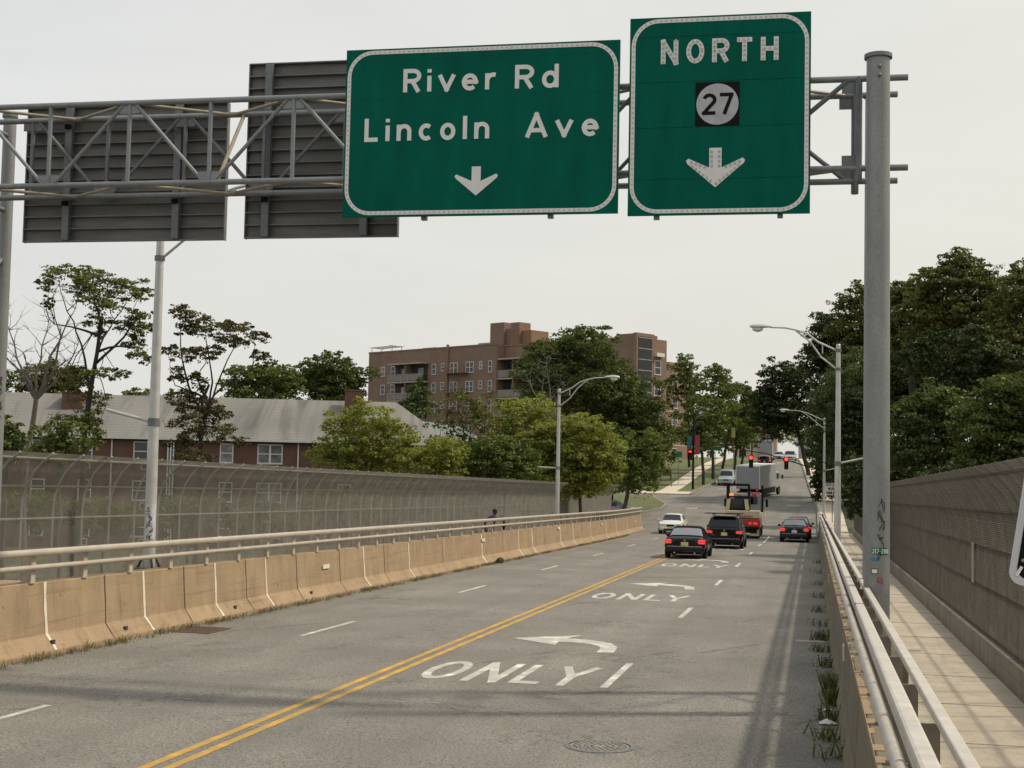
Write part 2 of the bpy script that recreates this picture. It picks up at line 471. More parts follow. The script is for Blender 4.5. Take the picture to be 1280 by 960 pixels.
class MB:
    def __init__(s):
        s.v = []; s.f = []; s.m = []

    def add(s, vs, fs, mi=0):
        b = len(s.v)
        s.v += [tuple(p) for p in vs]
        s.f += [tuple(b + i for i in f) for f in fs]
        s.m += [mi] * len(fs)
        return s

    def box(s, c, size, rot=None, mi=0):
        x, y, z = (q / 2 for q in size)
        pts = [Vector((a * x, b * y, d * z)) for a in (-1, 1) for b in (-1, 1) for d in (-1, 1)]
        if rot is not None:
            pts = [rot @ p for p in pts]
        c = Vector(c)
        return s.add([p + c for p in pts],
                     [(0, 1, 3, 2), (4, 6, 7, 5), (0, 4, 5, 1), (2, 3, 7, 6), (0, 2, 6, 4), (1, 5, 7, 3)], mi)

    def tube(s, p0, p1, r0, r1=None, n=8, cap=True, mi=0):
        return s.path([p0, p1], [r0, r0 if r1 is None else r1], n, cap, mi)

    def path(s, pts, rs, n=8, cap=True, mi=0):
        pts = [Vector(p) for p in pts]
        if isinstance(rs, (int, float)):
            rs = [rs] * len(pts)
        vs = []
        up = None
        for i, p in enumerate(pts):
            d = (pts[min(i + 1, len(pts) - 1)] - pts[max(i - 1, 0)])
            if d.length < 1e-9:
                d = Vector((0, 0, 1))
            d.normalize()
            if up is None:
                up = Vector((0, 0, 1)) if abs(d.z) < .9 else Vector((0, 1, 0))
            a = d.cross(up)
            if a.length < 1e-5:
                a = d.cross(Vector((1, 0, 0)))
            a.normalize()
            b = a.cross(d).normalized()
            up = b
            for k in range(n):
                t = 2 * PI * k / n
                vs.append(p + (a * math.cos(t) + b * math.sin(t)) * rs[i])
        fs = []
        for i in range(len(pts) - 1):
            for k in range(n):
                k2 = (k + 1) % n
                fs.append((i * n + k, (i + 1) * n + k, (i + 1) * n + k2, i * n + k2))
        if cap:
            fs.append(tuple(range(n)))
            fs.append(tuple(reversed(range((len(pts) - 1) * n, len(pts) * n))))
        return s.add(vs, fs, mi)

    def prism(s, poly, d, mi=0):
        """poly: list of 3-D points (planar), extruded by vector d"""
        n = len(poly)
        d = Vector(d)
        vs = [Vector(p) for p in poly] + [Vector(p) + d for p in poly]
        fs = [tuple(reversed(range(n))), tuple(range(n, 2 * n))]
        fs += [(i, (i + 1) % n, n + (i + 1) % n, n + i) for i in range(n)]
        return s.add(vs, fs, mi)

    def sweep(s, prof, path, mi=0, cap=True):
        """prof(u, i) list of points for each path index given as ready 3-D rings"""
        n = len(path[0])
        vs = [p for ring in path for p in ring]
        fs = []
        for i in range(len(path) - 1):
            for k in range(n):
                k2 = (k + 1) % n
                fs.append((i * n + k, i * n + k2, (i + 1) * n + k2, (i + 1) * n + k))
        if cap:
            fs.append(tuple(reversed(range(n))))
            fs.append(tuple(range((len(path) - 1) * n, len(path) * n)))
        return s.add(vs, fs, mi)

    def disc(s, c, nrm, r, n=12, mi=0):
        c = Vector(c); nrm = Vector(nrm).normalized()
        a = nrm.orthogonal().normalized(); b = nrm.cross(a)
        return s.add([c + (a * math.cos(2 * PI * k / n) + b * math.sin(2 * PI * k / n)) * r for k in range(n)], [tuple(range(n))], mi)

    def ball(s, c, r, nu=12, nv=8, mi=0):
        c = Vector(c)
        r = Vector(r) if not isinstance(r, (int, float)) else Vector((r, r, r))
        vs = []
        for j in range(nv + 1):
            t = PI * j / nv
            for i in range(nu):
                a = 2 * PI * i / nu
                vs.append(c + Vector((r.x * math.sin(t) * math.cos(a), r.y * math.sin(t) * math.sin(a), r.z * math.cos(t))))
        fs = []
        for j in range(nv):
            for i in range(nu):
                i2 = (i + 1) % nu
                fs.append((j * nu + i, (j + 1) * nu + i, (j + 1) * nu + i2, j * nu + i2))
        return s.add(vs, fs, mi)

    def build(s, name, mats, parent=None, smooth=False, bevel=0.0, world=True):
        me = bpy.data.meshes.new(name)
        off = origin_of(parent) if (parent is not None and world) else Vector((0, 0, 0))
        me.from_pydata([(p[0] - off.x, p[1] - off.y, p[2] - off.z) for p in s.v], [], s.f)
        if not isinstance(mats, (list, tuple)):
            mats = [mats]
        for m in mats:
            me.materials.append(m)
        me.polygons.foreach_set('material_index', s.m)
        me.polygons.foreach_set('use_smooth', [bool(smooth)] * len(s.f))
        me.update()
        o = bpy.data.objects.new(name, me)
        COL.objects.link(o)
        if parent is not None:
            o.parent = parent
        if smooth:
            try:
                me.set_sharp_from_angle(angle=R_(42))
            except Exception:
                pass
        if bevel:
            b = o.modifiers.new('bevel', 'BEVEL')
            b.width = bevel; b.segments = 2; b.limit_method = 'ANGLE'
        return o


def tag(o, label=None, cat=None, group=None, kind=None):
    if label: o['label'] = label
    if cat: o['category'] = cat
    if group: o['group'] = group
    if kind: o['kind'] = kind
    return o


def empty(name, loc, label, cat, group=None, rot=None):
    o = bpy.data.objects.new(name, None)
    o.empty_display_size = .3
    COL.objects.link(o)
    o.location = loc
    if rot is not None:
        o.rotation_euler = rot
    return tag(o, label, cat, group)


def struct(o):
    o['kind'] = 'structure'
    return o


def setbase(o, p):
    """move a single mesh's origin to p without moving the shape"""
    p = Vector(p)
    o.data.transform(Matrix.Translation(-p))
    o.location = p
    return o


def lin(a, b, n):
    return [a + (b - a) * i / n for i in range(n + 1)]


def sheet(name, x0, x1, Ys, h, mat, nx=1, parent=None, hf=rz):
    mb = MB()
    vs, fs = [], []
    f0 = x0 if callable(x0) else (lambda Y: x0)
    f1 = x1 if callable(x1) else (lambda Y: x1)
    for Y in Ys:
        for k in range(nx + 1):
            X = f0(Y) + (f1(Y) - f0(Y)) * k / nx
            vs.append((X, Y, hf(X, Y) + h))
    n = nx + 1
    for i in range(len(Ys) - 1):
        for k in range(nx):
            fs.append((i * n + k, i * n + k + 1, (i + 1) * n + k + 1, (i + 1) * n + k))
    mb.add(vs, fs)
    return mb.build(name, mat, parent)


def slab(name, x0, x1, Ys, h0, h1, mat, parent=None, hf=rz, bevel=0):
    """strip along the road with a thickness (h0..h1 above the deck)"""
    mb = MB()
    f0 = x0 if callable(x0) else (lambda Y: x0)
    f1 = x1 if callable(x1) else (lambda Y: x1)
    rings = []
    for Y in Ys:
        a, b = f0(Y), f1(Y)
        rings.append([(a, Y, hf(a, Y) + h0), (b, Y, hf(b, Y) + h0), (b, Y, hf(b, Y) + h1), (a, Y, hf(a, Y) + h1)])
    mb.sweep(None, rings)
    return mb.build(name, mat, parent, bevel=bevel)


# ------------------------------------------------------------------ stroke lettering
def arc(cx, cy, rx, ry, a0, a1, n=14):
    return [(cx + rx * math.cos(R_(a0 + (a1 - a0) * i / n)), cy + ry * math.sin(R_(a0 + (a1 - a0) * i / n))) for i in range(n + 1)]


GL = {
    'R': (.60, [[(.08, 0), (.08, .92), (.34, .92)] + arc(.34, .70, .21, .22, 90, -90) + [(.08, .48)], [(.32, .48), (.54, 0)]]),
    'i': (.20, [[(.10, 0), (.10, .68)], [(.10, .82), (.10, .97)]]),
    'v': (.58, [[(.05, .70), (.29, .06), (.53, .70)]]),
    'e': (.58, [[(.09, .36)] + [(.48, .36)] + arc(.29, .35, .20, .28, 0, 315)]),
    'r': (.40, [[(.09, 0), (.09, .70)], [(.09, .40)] + arc(.30, .40, .20, .23, 170, 70, 8)]),
    'd': (.60, [arc(.28, .35, .19, .28, 0, 360, 22), [(.48, 0), (.48, 1)]]),
    'L': (.54, [[(.08, 1), (.08, .08), (.50, .08)]]),
    'n': (.58, [[(.09, 0), (.09, .70)], [(.09, .36)] + arc(.29, .41, .19, .22, 180, 0) + [(.48, 0)]]),
    'c': (.56, [arc(.30, .35, .20, .28, 50, 310)]),
    'o': (.60, [arc(.30, .35, .20, .28, 0, 360, 22)]),
    'l': (.20, [[(.10, 0), (.10, 1)]]),
    'A': (.72, [[(.05, 0), (.36, .97), (.67, 0)], [(.17, .30), (.55, .30)]]),
    'N': (.66, [[(.09, 0), (.09, .96), (.57, .04), (.57, 1)]]),
    'O': (.68, [arc(.34, .5, .25, .42, 0, 360, 26)]),
    'T': (.60, [[(.02, .92), (.58, .92)], [(.30, .92), (.30, 0)]]),
    'H': (.66, [[(.09, 0), (.09, 1)], [(.57, 0), (.57, 1)], [(.09, .5), (.57, .5)]]),
    'Y': (.64, [[(.04, 1), (.32, .46), (.60, 1)], [(.32, .46), (.32, 0)]]),
    '2': (.60, [arc(.30, .70, .22, .22, 165, -25, 14) + [(.07, .07), (.55, .07)]]),
    '7': (.58, [[(.03, .93), (.52, .93), (.22, 0)]]),
    '1': (.34, [[(.05, .8), (.2, .97), (.2, 0)]]),
    '0': (.60, [arc(.30, .5, .21, .43, 0, 360, 20)]),
    '-': (.42, [[(.06, .45), (.36, .45)]]),
    'E': (.54, [[(.48, .93), (.08, .93), (.08, .07), (.48, .07)], [(.08, .5), (.42, .5)]]),
    'F': (.52, [[(.48, .93), (.08, .93), (.08, 0)], [(.08, .5), (.42, .5)]]),
    'M': (.76, [[(.08, 0), (.08, .95), (.38, .3), (.68, .95), (.68, 0)]]),
    'U': (.64, [[(.08, 1), (.08, .32)] + arc(.32, .32, .24, .26, 180, 360, 10) + [(.56, 1)]]),
    'S': (.58, [arc(.29, .72, .20, .21, 30, 270, 12) + arc(.29, .28, .20, .23, 90, -150, 12)]),
    ' ': (.38, []),
}


def ribbon(mb, pts, w, mp, off, mi=0, closed=False):
    """flat ribbon along a 2-D polyline; mp(u, v, off) -> 3-D point"""
    n = len(pts)
    P2 = [Vector((p[0], p[1])) for p in pts]
    if (P2[0] - P2[-1]).length < 1e-6 and n > 3:
        closed = True
        P2 = P2[:-1]; n -= 1
    L, Rr = [], []
    for i in range(n):
        if closed:
            a, b, c = P2[i - 1], P2[i], P2[(i + 1) % n]
        else:
            a, b, c = P2[max(i - 1, 0)], P2[i], P2[min(i + 1, n - 1)]
        d1 = (b - a); d2 = (c - b)
        if d1.length < 1e-9: d1 = d2
        if d2.length < 1e-9: d2 = d1
        d1 = d1.normalized(); d2 = d2.normalized()
        n1 = Vector((-d1.y, d1.x)); n2 = Vector((-d2.y, d2.x))
        m = n1 + n2
        if m.length < 1e-4: m = n1
        m.normalize()
        k = 1 / max(.45, m.dot(n1))
        L.append(b + m * (w / 2 * k)); Rr.append(b - m * (w / 2 * k))
    vs = [mp(p.x, p.y, off) for p in L] + [mp(p.x, p.y, off) for p in Rr]
    fs = []
    for i in range(n if closed else n - 1):
        j = (i + 1) % n
        fs.append((i, n + i, n + j, j))
    mb.add(vs, fs, mi)


def text_width(t, gap):
    return sum(GL[c][0] for c in t) + gap * (len(t) - 1)


def letter_strokes(t, gap):
    x = 0
    out = []
    for c in t:
        w, st = GL[c]
        for s in st:
            out.append([(x + p[0], p[1]) for p in s])
        x += w + gap
    return out, x - gap


def split_sharp(pts, w):
    """cut a stroke at its sharp corners so that no ribbon overlaps itself"""
    runs, cur = [], [pts[0]]
    for i in range(1, len(pts)):
        cur.append(pts[i])
        if i < len(pts) - 1:
            a = Vector(pts[i]) - Vector(pts[i - 1]); b = Vector(pts[i + 1]) - Vector(pts[i])
            if a.length > 1e-9 and b.length > 1e-9 and a.angle(b) > R_(42):
                runs.append(cur); cur = [pts[i]]
    runs.append(cur)
    out = []
    for k, r in enumerate(runs):
        r = [tuple(p) for p in r]
        if k > 0:
            d = (Vector(r[0]) - Vector(r[1])).normalized() * w * .46
            r[0] = (r[0][0] + d.x, r[0][1] + d.y)
        if k < len(runs) - 1:
            d = (Vector(r[-1]) - Vector(r[-2])).normalized() * w * .46
            r[-1] = (r[-1][0] + d.x, r[-1][1] + d.y)
        out.append(r)
    return out


def text(mb, t, u0, v0, h, mp, stroke=.17, gap=.18, off=.004, width=None, mi=0, buttons=None, bmi=1, bstep=.075, br=.022):
    st, tw = letter_strokes(t, gap)
    sx = h if width is None else width / tw
    k = 0
    for s in st:
        pts = [(u0 + p[0] * sx, v0 + p[1] * h) for p in s]
        for run in split_sharp(pts, stroke * h):
            ribbon(mb, run, stroke * h, mp, off + k * .0006, mi)
            k += 1
        if buttons:
            dots(mb, pts, mp, off + .014, bstep, br, bmi)


def dots(mb, pts, mp, off, step, r, mi):
    acc = step * .4
    for a, b in zip(pts[:-1], pts[1:]):
        d = math.dist(a, b)
        t = acc
        while t < d:
            u = a[0] + (b[0] - a[0]) * t / d; v = a[1] + (b[1] - a[1]) * t / d
            vs = [mp(u + r * math.cos(PI * k / 3), v + r * math.sin(PI * k / 3), off) for k in range(6)]
            mb.add(vs, [tuple(range(6))], mi)
            t += step
        acc = t - d
# ================================================================== SETTING: ground, road, pavements
def build_ground():
    xs = [-1500, -900, -600, -400, -250, -160] + lin(-110, 60, 34) + [90, 140, 250, 400, 600, 900, 1500]
    ys = [-120, -60, -30] + lin(-12, 84, 8) + lin(87, 120, 14) + lin(124, 330, 42) + [360, 420, 500, 600, 700, 1000, 1800, 3000]
    vs = [(x, y, gz(x, y)) for y in ys for x in xs]
    n = len(xs)
    fs = [(j * n + i, j * n + i + 1, (j + 1) * n + i + 1, (j + 1) * n + i) for j in range(len(ys) - 1) for i in range(n - 1)]
    return struct(MB().add(vs, fs).build('ground', m_earth, smooth=True))


build_ground()
YS = lin(-8, 72, 26) + lin(72, 140, 40)[1:]
YF = lin(140, 340, 70)[1:] + [360, 420, 500]


def road_l(Y):
    if Y < 104: return -12.45
    if Y < 150: return -12.2
    return min(-8.3, -12.2 + (Y - 150) * .075)


def road_r(Y):
    if Y < 125: return .40
    return max(-2.6, .40 - (Y - 125) * .0245)


struct(slab('bridge_deck', -15.0, 3.35, [-8, 0, 20, 40, 60, 72] + lin(74, 103.5, 16), -1.1, -.02, m_curb))
road = sheet('road', road_l, road_r, YS + YF, 0, m_asph, 12)
tag(struct(road), 'grey asphalt road running down the bridge and on up the hill')
struct(sheet('side_street', -60, -12.18, lin(103.4, 142.2, 40), -.004, m_asph, 4))
wl = struct(slab('left_pavement', -14.45, -12.82, lin(-8, 72, 3) + lin(73, 103, 18), -.05, .20, m_walk))
wr = struct(slab('right_pavement', .80, 2.78, lin(-8, 72, 3) + lin(73, 102, 18), -.05, .20, m_walk))
struct(slab('far_right_pavement', lambda Y: road_r(Y) + .16, lambda Y: road_r(Y) + 2.2, lin(102, 320, 80), -.1, .14, m_walk))
struct(slab('far_right_kerb', lambda Y: road_r(Y) - .02, lambda Y: road_r(Y) + .15, lin(102, 320, 80), -.1, .15, m_curb))
struct(slab('far_left_pavement', -15.9, -14.1, lin(143, 320, 70), -.1, .13, m_walk, hf=lambda X, Y: rz0(Y)))
struct(slab('corner_pavement', -19.5, -12.35, [142.2, 144.0, 146.0], -.1, .125, m_walk, hf=lambda X, Y: rz0(Y)))
struct(slab('far_left_kerb', lambda Y: road_l(Y) - .22, lambda Y: road_l(Y) + .0, lin(142.4, 320, 70), -.1, .15, m_curb, hf=lambda X, Y: rz0(Y)))
struct(slab('verge', -14.05, lambda Y: road_l(Y) - .24, lin(146.1, 320, 70), -.1, .11, m_grass, hf=lambda X, Y: rz0(Y)))
struct(slab('lawn', -60, -15.95, lin(146.1, 320, 50), -.1, .10, m_grass, hf=lambda X, Y: rz0(Y)))
struct(slab('corner_lawn', -34, lambda Y: -13.5 - max(0, 125 - Y) * .28 - max(0, Y - 129) * .27, lin(119, 138.5, 20), -.1, .16, m_grass, hf=lambda X, Y: rz0(Y)))
struct(slab('corner_kerb', lambda Y: -13.48 - max(0, 125 - Y) * .28 - max(0, Y - 129) * .27, lambda Y: -13.28 - max(0, 125 - Y) * .28 - max(0, Y - 129) * .27, lin(119, 138.5, 20), -.1, .17, m_curb, hf=lambda X, Y: rz0(Y)))

# pavement joints
mb = MB()
for k in range(36):
    Y = -5 + k * 3.04
    if Y < 101:
        mb.box((1.79, Y, rz(1.79, Y) + .2005), (1.94, .018, .006), Matrix.Rotation(math.atan(-CS), 3, 'Y'))
mb.build('expansion_joint', m_walkline, wr)
mb = MB()
for k in range(68):
    Y = -5 + k * 1.52
    if Y < 96:
        mb.box((-13.63, Y, rz(-13.63, Y) + .2005), (1.58, .018, .006), Matrix.Rotation(math.atan(-CS), 3, 'Y'))
mb.build('expansion_joint', m_walkline, wl)


# ------------------------------------------------------------------ road paint
def on_road(X, Y, off):
    return (X, Y, rz(X, Y) + off)


def strip(X, Ya, Yb, w, off=.004, mb=None):
    mb = mb or MB()
    ys = lin(Ya, Yb, max(1, int((Yb - Ya) / 2)))
    vs, fs = [], []
    for Y in ys:
        vs += [on_road(X - w / 2, Y, off), on_road(X + w / 2, Y, off)]
    for i in range(len(ys) - 1):
        fs.append((2 * i, 2 * i + 1, 2 * i + 3, 2 * i + 2))
    return mb.add(vs, fs)


for dx in (-.12, .12):
    strip(-6.50 + dx, -6, 97, .115).build('yellow_line', m_yellow, road)
for k in range(-1, 6):
    strip(-3.02, 20.5 + k * 12.1, 23.55 + k * 12.1, .12).build('lane_dash', m_white, road)
strip(-2.95, 87, 99.5, .13).build('lane_line', m_white, road)
for k in range(-1, 6):
    strip(-9.62 - .03 * k, 25.3 + k * 12.25, 28.5 + k * 12.25, .11).build('lane_dash', m_white, road)
mb = MB()
mb.add([on_road(-6.2, 100.6, .004), on_road(.1, 100.6, .004), on_road(.1, 101.2, .004), on_road(-6.2, 101.2, .004)], [(0, 1, 2, 3)])
mb.build('stop_line', m_whitef, road)
for k in range(4):
    strip(-5.9 + .22 * k, 150 + k * 22, 156 + k * 22, .12).build('lane_dash', m_whitef, road)
for k in range(12):
    strip(-6.3 + .16 * k, 160 + k * 9, 169 + k * 9, .11).build('yellow_line', m_yellow, road)
for Xq, Yq, ww in ((-10.8, 126.5, 1.0), (-1.7, 131.4, 1.3), (-3.0, 141.8, 1.0), (-9.6, 153.8, 1.4)):
    mb = MB()
    mb.add([on_road(Xq - ww / 2, Yq, .004), on_road(Xq + ww / 2, Yq, .004), on_road(Xq + ww / 2, Yq + .8, .004), on_road(Xq - ww / 2, Yq + .8, .004)], [(0, 1, 2, 3)])
    mb.build('lane_marking', m_whitef, road)
# shoulder tick
mb = MB()
mb.add([on_road(-.32, 28.50, .004), on_road(.32, 28.50, .004), on_road(.32, 28.76, .004), on_road(-.32, 28.76, .004)], [(0, 1, 2, 3)])
mb.build('shoulder_tick', m_whitef, road)


def only_word(Y0, dY=2.3):
    mb = MB()
    for c, xa, xb in (('O', -6.02, -5.38), ('N', -5.24, -4.64), ('L', -4.50, -4.00), ('Y', -3.98, -3.38)):
        w, st = GL[c]
        kk = 0
        for k, s in enumerate(st):
            pts = [(xa + (p[0] / w) * (xb - xa), Y0 + p[1] * dY) for p in s]
            # wide strokes across the road, longer along it
            for run in split_sharp([(p[0], p[1] / 2.2) for p in pts], .125):
                ribbon(mb, run, .135, lambda u, v, o: on_road(u, v * 2.2, o), .004 + kk * .0008)
                kk += 1
    tagm = mb.build('word_marking', m_white, road)
    return tagm


def turn_arrow(Y0):
    mb = MB()
    # shaft: up the lane then bending left to the arrow head
    pts = [(-3.66, Y0 + .35), (-3.68, Y0 + .9)] + [(-3.68 - .85 + .85 * math.cos(R_(a)), Y0 + .9 + 1.2 * math.sin(R_(a))) for a in (18, 36, 54, 72, 90)] + [(-4.95, Y0 + 2.12)]
    Lp, Rp = [], []
    ribbon(mb, [(p[0], p[1] / 2.0) for p in pts], .30, lambda u, v, o: on_road(u, v * 2.0, o), .004)
    head = [(-5.74, Y0 + 2.05), (-4.72, Y0 + 1.15), (-4.80, Y0 + 2.12), (-4.52, Y0 + 3.15)]
    mb.add([on_road(x, y, .006) for x, y in head], [(0, 1, 2), (0, 2, 3)])
    return mb.build('turn_arrow_marking', m_white, road)


for y0 in (20.45, 37.4, 55.4, 74.0):
    only_word(y0)
for y0 in (24.6, 42.0, 59.6):
    turn_arrow(y0)

# manhole and drain
def manhole():
    c = Vector((-2.36, 15.8, rz(-2.36, 15.8)))
    nrm = Vector((-CS, GR, 1)).normalized()
    t = empty('manhole_cover', c, 'round cast iron manhole cover set in the right lane asphalt', 'manhole cover')
    a = Vector((1, 0, CS)).normalized(); b = nrm.cross(a)
    mb = MB()
    N = 36
    r0, r1 = .40, .355
    for k in range(N):
        p = [c + (a * math.cos(t_) + b * math.sin(t_)) * r + nrm * z for (t_, r, z) in
             ((2 * PI * k / N, r0, .006), (2 * PI * (k + 1) / N, r0, .006), (2 * PI * (k + 1) / N, r1, .013), (2 * PI * k / N, r1, .013))]
        mb.add(p, [(0, 1, 2, 3)])
    mb.build('frame_ring', m_galvd, t)
    mb = MB()
    mb.disc(c + nrm * .009, nrm, .34, 36)
    rng = random.Random(3)
    for r, n in ((.29, 26), (.23, 20), (.16, 14), (.09, 8)):
        for k in range(n):
            q = c + (a * math.cos(2 * PI * k / n) + b * math.sin(2 * PI * k / n)) * r + nrm * .012
            mb.box(q, (.035, .035, .010), Matrix.Rotation(2 * PI * k / n, 3, 'Z'))
    mb.build('lid', m_iron, t)


manhole()


def drain():
    c = Vector((-11.72, 25.4, rz(-11.72, 25.4)))
    t = empty('storm_drain', c, 'dark iron storm drain grate in the gutter beside the left barrier', 'drain')
    mb = MB()
    for s in (-1, 1):
        mb.box(c + Vector((s * .36, 0, .004)), (.06, 1.0, .03)); mb.box(c + Vector((0, s * .48, .004)), (.66, .06, .03))
    mb.build('frame', m_djoint, t)
    mb = MB()
    mb.box(c + Vector((0, 0, .003)), (.66, .9, .004))
    mb.build('pit', m_dark, t)
    mb = MB()
    for k in range(9):
        mb.box(c + Vector((-.28 + .07 * k, 0, .009)), (.025, .9, .02))
    mb.build('grate_bars', m_djoint, t)


drain()

# ================================================================== BARRIERS
BL = [(-12.26, -.05), (-12.26, .08), (-12.45, .33), (-12.52, 1.19), (-12.82, 1.19), (-12.84, -.05)]
BR = [(.82, -.05), (.80, 1.12), (.44, 1.12), (.40, .33), (.34, .08), (.34, -.05)]
BY = [-6] + lin(-5, 72, 24) + lin(73, 103, 20)


def barrier(name, prof, ys, label, mat):
    c = Vector((prof[0][0], ys[0], rz(prof[0][0], ys[0])))
    t = empty(name, c, label, 'barrier')
    mb = MB()
    rings = [[(X, Y, rz(X, Y) + h) for X, h in prof] for Y in ys]
    mb.sweep(None, rings)
    body = mb.build('concrete_body', mat, t, bevel=.018)
    return t, body


bl, bl_body = barrier('concrete_barrier', BL, BY, 'tan concrete barrier along the left edge of the road, with white sealed joints', m_barrier)
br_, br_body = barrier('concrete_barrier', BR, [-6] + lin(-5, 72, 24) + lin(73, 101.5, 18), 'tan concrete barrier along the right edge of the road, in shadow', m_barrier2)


def joint(prof, Y, w, mat, parent, name, rng, sgn):
    mb = MB()
    pts = []
    fine = []
    for (a, b) in zip(prof[:-1], prof[1:]):
        for q in range(4):
            fine.append((a[0] + (b[0] - a[0]) * q / 4, a[1] + (b[1] - a[1]) * q / 4))
    fine.append(prof[-1])
    jit = 0
    vs, fs = [], []
    for i, (X, h) in enumerate(fine):
        jit += rng.uniform(-.012, .012)
        ww = w * rng.uniform(.75, 1.25)
        for s in (-1, 1):
            y = Y + jit + s * ww / 2
            vs.append((X + sgn * .007, y, rz(X, Y) - GR * (y - Y) + h))
        if i:
            fs.append((2 * i - 2, 2 * i, 2 * i + 1, 2 * i - 1))
    mb.add(vs, fs)
    return mb.build(name, mat, parent)


rng = random.Random(11)
for x, y in [(56, 756), (180, 730), (268, 718), (332, 709), (455, 686), (511, 680), (602, 665), (648, 659), (665, 657), (700, 655), (716, 654), (738, 652), (757, 650), (770, 649), (784, 648)]:
    Y = onX(x, y, -12.5).y
    joint(BL[1:4], Y, .075 if Y < 50 else .11, m_joint, bl, 'sealed_joint', rng, 1)
for x, y in [(130, 745), (229, 722), (307, 712), (370, 700), (424, 690), (480, 682), (553, 672), (628, 662), (680, 656), (728, 652), (764, 649)]:
    Y = onX(x, y, -12.5).y
    joint(BL[1:4], Y, .034, m_djoint, bl, 'open_joint', rng, 1)
for x, y in [(407, 708), (604, 675), (698, 660), (752, 655), (794, 652)]:
    p = onX(x, y, -12.47)
    mb = MB().box(p + Vector((.012, 0, 0)), (.02, .5, .11), Matrix.Rotation(-GR, 3, 'X'))
    mb.build('reflector_plate', m_joint, bl)
for x, y in [(66, 793), (157, 775), (294, 750), (389, 735)]:
    p = onX(x, y, -12.34)
    MB().box((-12.335, p.y, rz(-12.3, p.y) + .2), (.04, .10, .07)).build('weep_hole', m_dark, bl)
for Y in (13.5, 19.5, 26, 33, 42, 52, 65):
    joint([(.80, 1.13), (.44, 1.13), (.40, .33), (.34, .08)], Y, .035, m_joint if Y in (19.5, 42) else m_djoint, br_, 'open_joint', rng, -1)
for Y in (19.0, 36.0):
    MB().box((.412, Y, rz(.41, Y) + .85), (.02, .26, .20), Matrix.Rotation(-GR, 3, 'X')).build('reflector_plate', m_joint, br_)
# brick-like spalled edge along the top of the right barrier
mb = MB()
rings = []
for k in range(300):
    Y = 3 + k * .24
    wd = rng.uniform(.004, .012) if rng.random() < .4 else rng.uniform(.03, .085)
    for Y in (Y, Y + .235):
        rings.append([(.428, Y, rz(.43, Y) + 1.07), (.428 + wd, Y, rz(.43, Y) + 1.07), (.428 + wd, Y, rz(.43, Y) + 1.126), (.428, Y, rz(.43, Y) + 1.126)])
mb.sweep(None, rings)
mb.build('spalled_edge', concrete('worn_edge', (.33, .24, .15), (.14, .10, .065)), br_)
# pilasters under poles
for X, Y, w in ((-13.06, 25.7, .8), (-13.06, 71.1, .8), (-13.30, 20.05, 3.0)):
    mb = MB().box((X, Y, rz(X, Y) + .55), (.52 if w < .8 else .75, w, 1.15))
    mb.build('pilaster', m_barrier, bl, bevel=.02)
for Y in (50.4,):
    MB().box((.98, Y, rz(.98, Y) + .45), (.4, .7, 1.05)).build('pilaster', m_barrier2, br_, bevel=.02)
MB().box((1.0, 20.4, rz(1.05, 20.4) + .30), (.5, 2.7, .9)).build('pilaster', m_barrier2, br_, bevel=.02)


# ------------------------------------------------------------------ railings on the barriers
def ell_ring(X, Y, z, a, b, n=12):
    return [(X + a * math.cos(2 * PI * k / n), Y, z + b * math.sin(2 * PI * k / n)) for k in range(n)]


def rail_mesh(X, h, a, b, Ya, Yb):
    ys = lin(Ya, min(Yb, 72), 2) + (lin(74, Yb, 12) if Yb > 74 else [])
    mb = MB()
    mb.sweep(None, [ell_ring(X, Y, rz(X, Y) + h, a, b) for Y in ys])
    return mb


rl = empty('metal_railing', (-12.5, -4, rz(-12.5, -4) + 1.19), 'two-rail tan metal railing bolted on top of the left barrier', 'railing', 'metal railings on the bridge barriers')
rail_mesh(-12.44, 1.69, .055, .062, -4, 102.6).build('upper_rail', m_rail, rl, smooth=True)
rail_mesh(-12.45, 1.45, .045, .043, -4, 102.6).build('lower_rail', m_rail, rl, smooth=True)
for k in range(62):
    Y = 20.55 + (k - 12) * 1.665
    mb = MB()
    z = rz(-12.6, Y)
    mb.box((-12.62, Y, z + 1.43), (.17, .022, .52))
    mb.box((-12.505, Y, z + 1.43), (.03, .13, .48))
    mb.box((-12.60, Y, z + 1.20), (.20, .16, .02))
    mb.build('post', m_railpost, rl)
for Y in (27.6, 48, 68):
    rail_mesh(-12.45, 1.69, .060, .072, Y, Y + .16).build('rail_sleeve', m_rail, rl, smooth=True)

def flat_rail(X, h, w, t, Ya, Yb):
    mb = MB()
    mb.sweep(None, [[(X - w, Y, rz(X, Y) + h - t), (X + w, Y, rz(X, Y) + h - t), (X + w, Y, rz(X, Y) + h), (X - w, Y, rz(X, Y) + h)] for Y in lin(Ya, min(72, Yb), 2) + (lin(74, Yb, 12) if Yb > 74 else [])])
    return mb


rr = empty('metal_railing', (.55, 2, rz(.55, 2) + 1.12), 'double tan metal railing bolted on top of the right barrier beside the pavement', 'railing', 'metal railings on the bridge barriers')
flat_rail(.52, 1.72, .052, .11, 2.0, 101).build('upper_rail', m_rail2, rr, bevel=.022)
rail_mesh(.48, 1.40, .042, .052, 2.0, 101).build('lower_rail', m_rail2, rr, smooth=True)


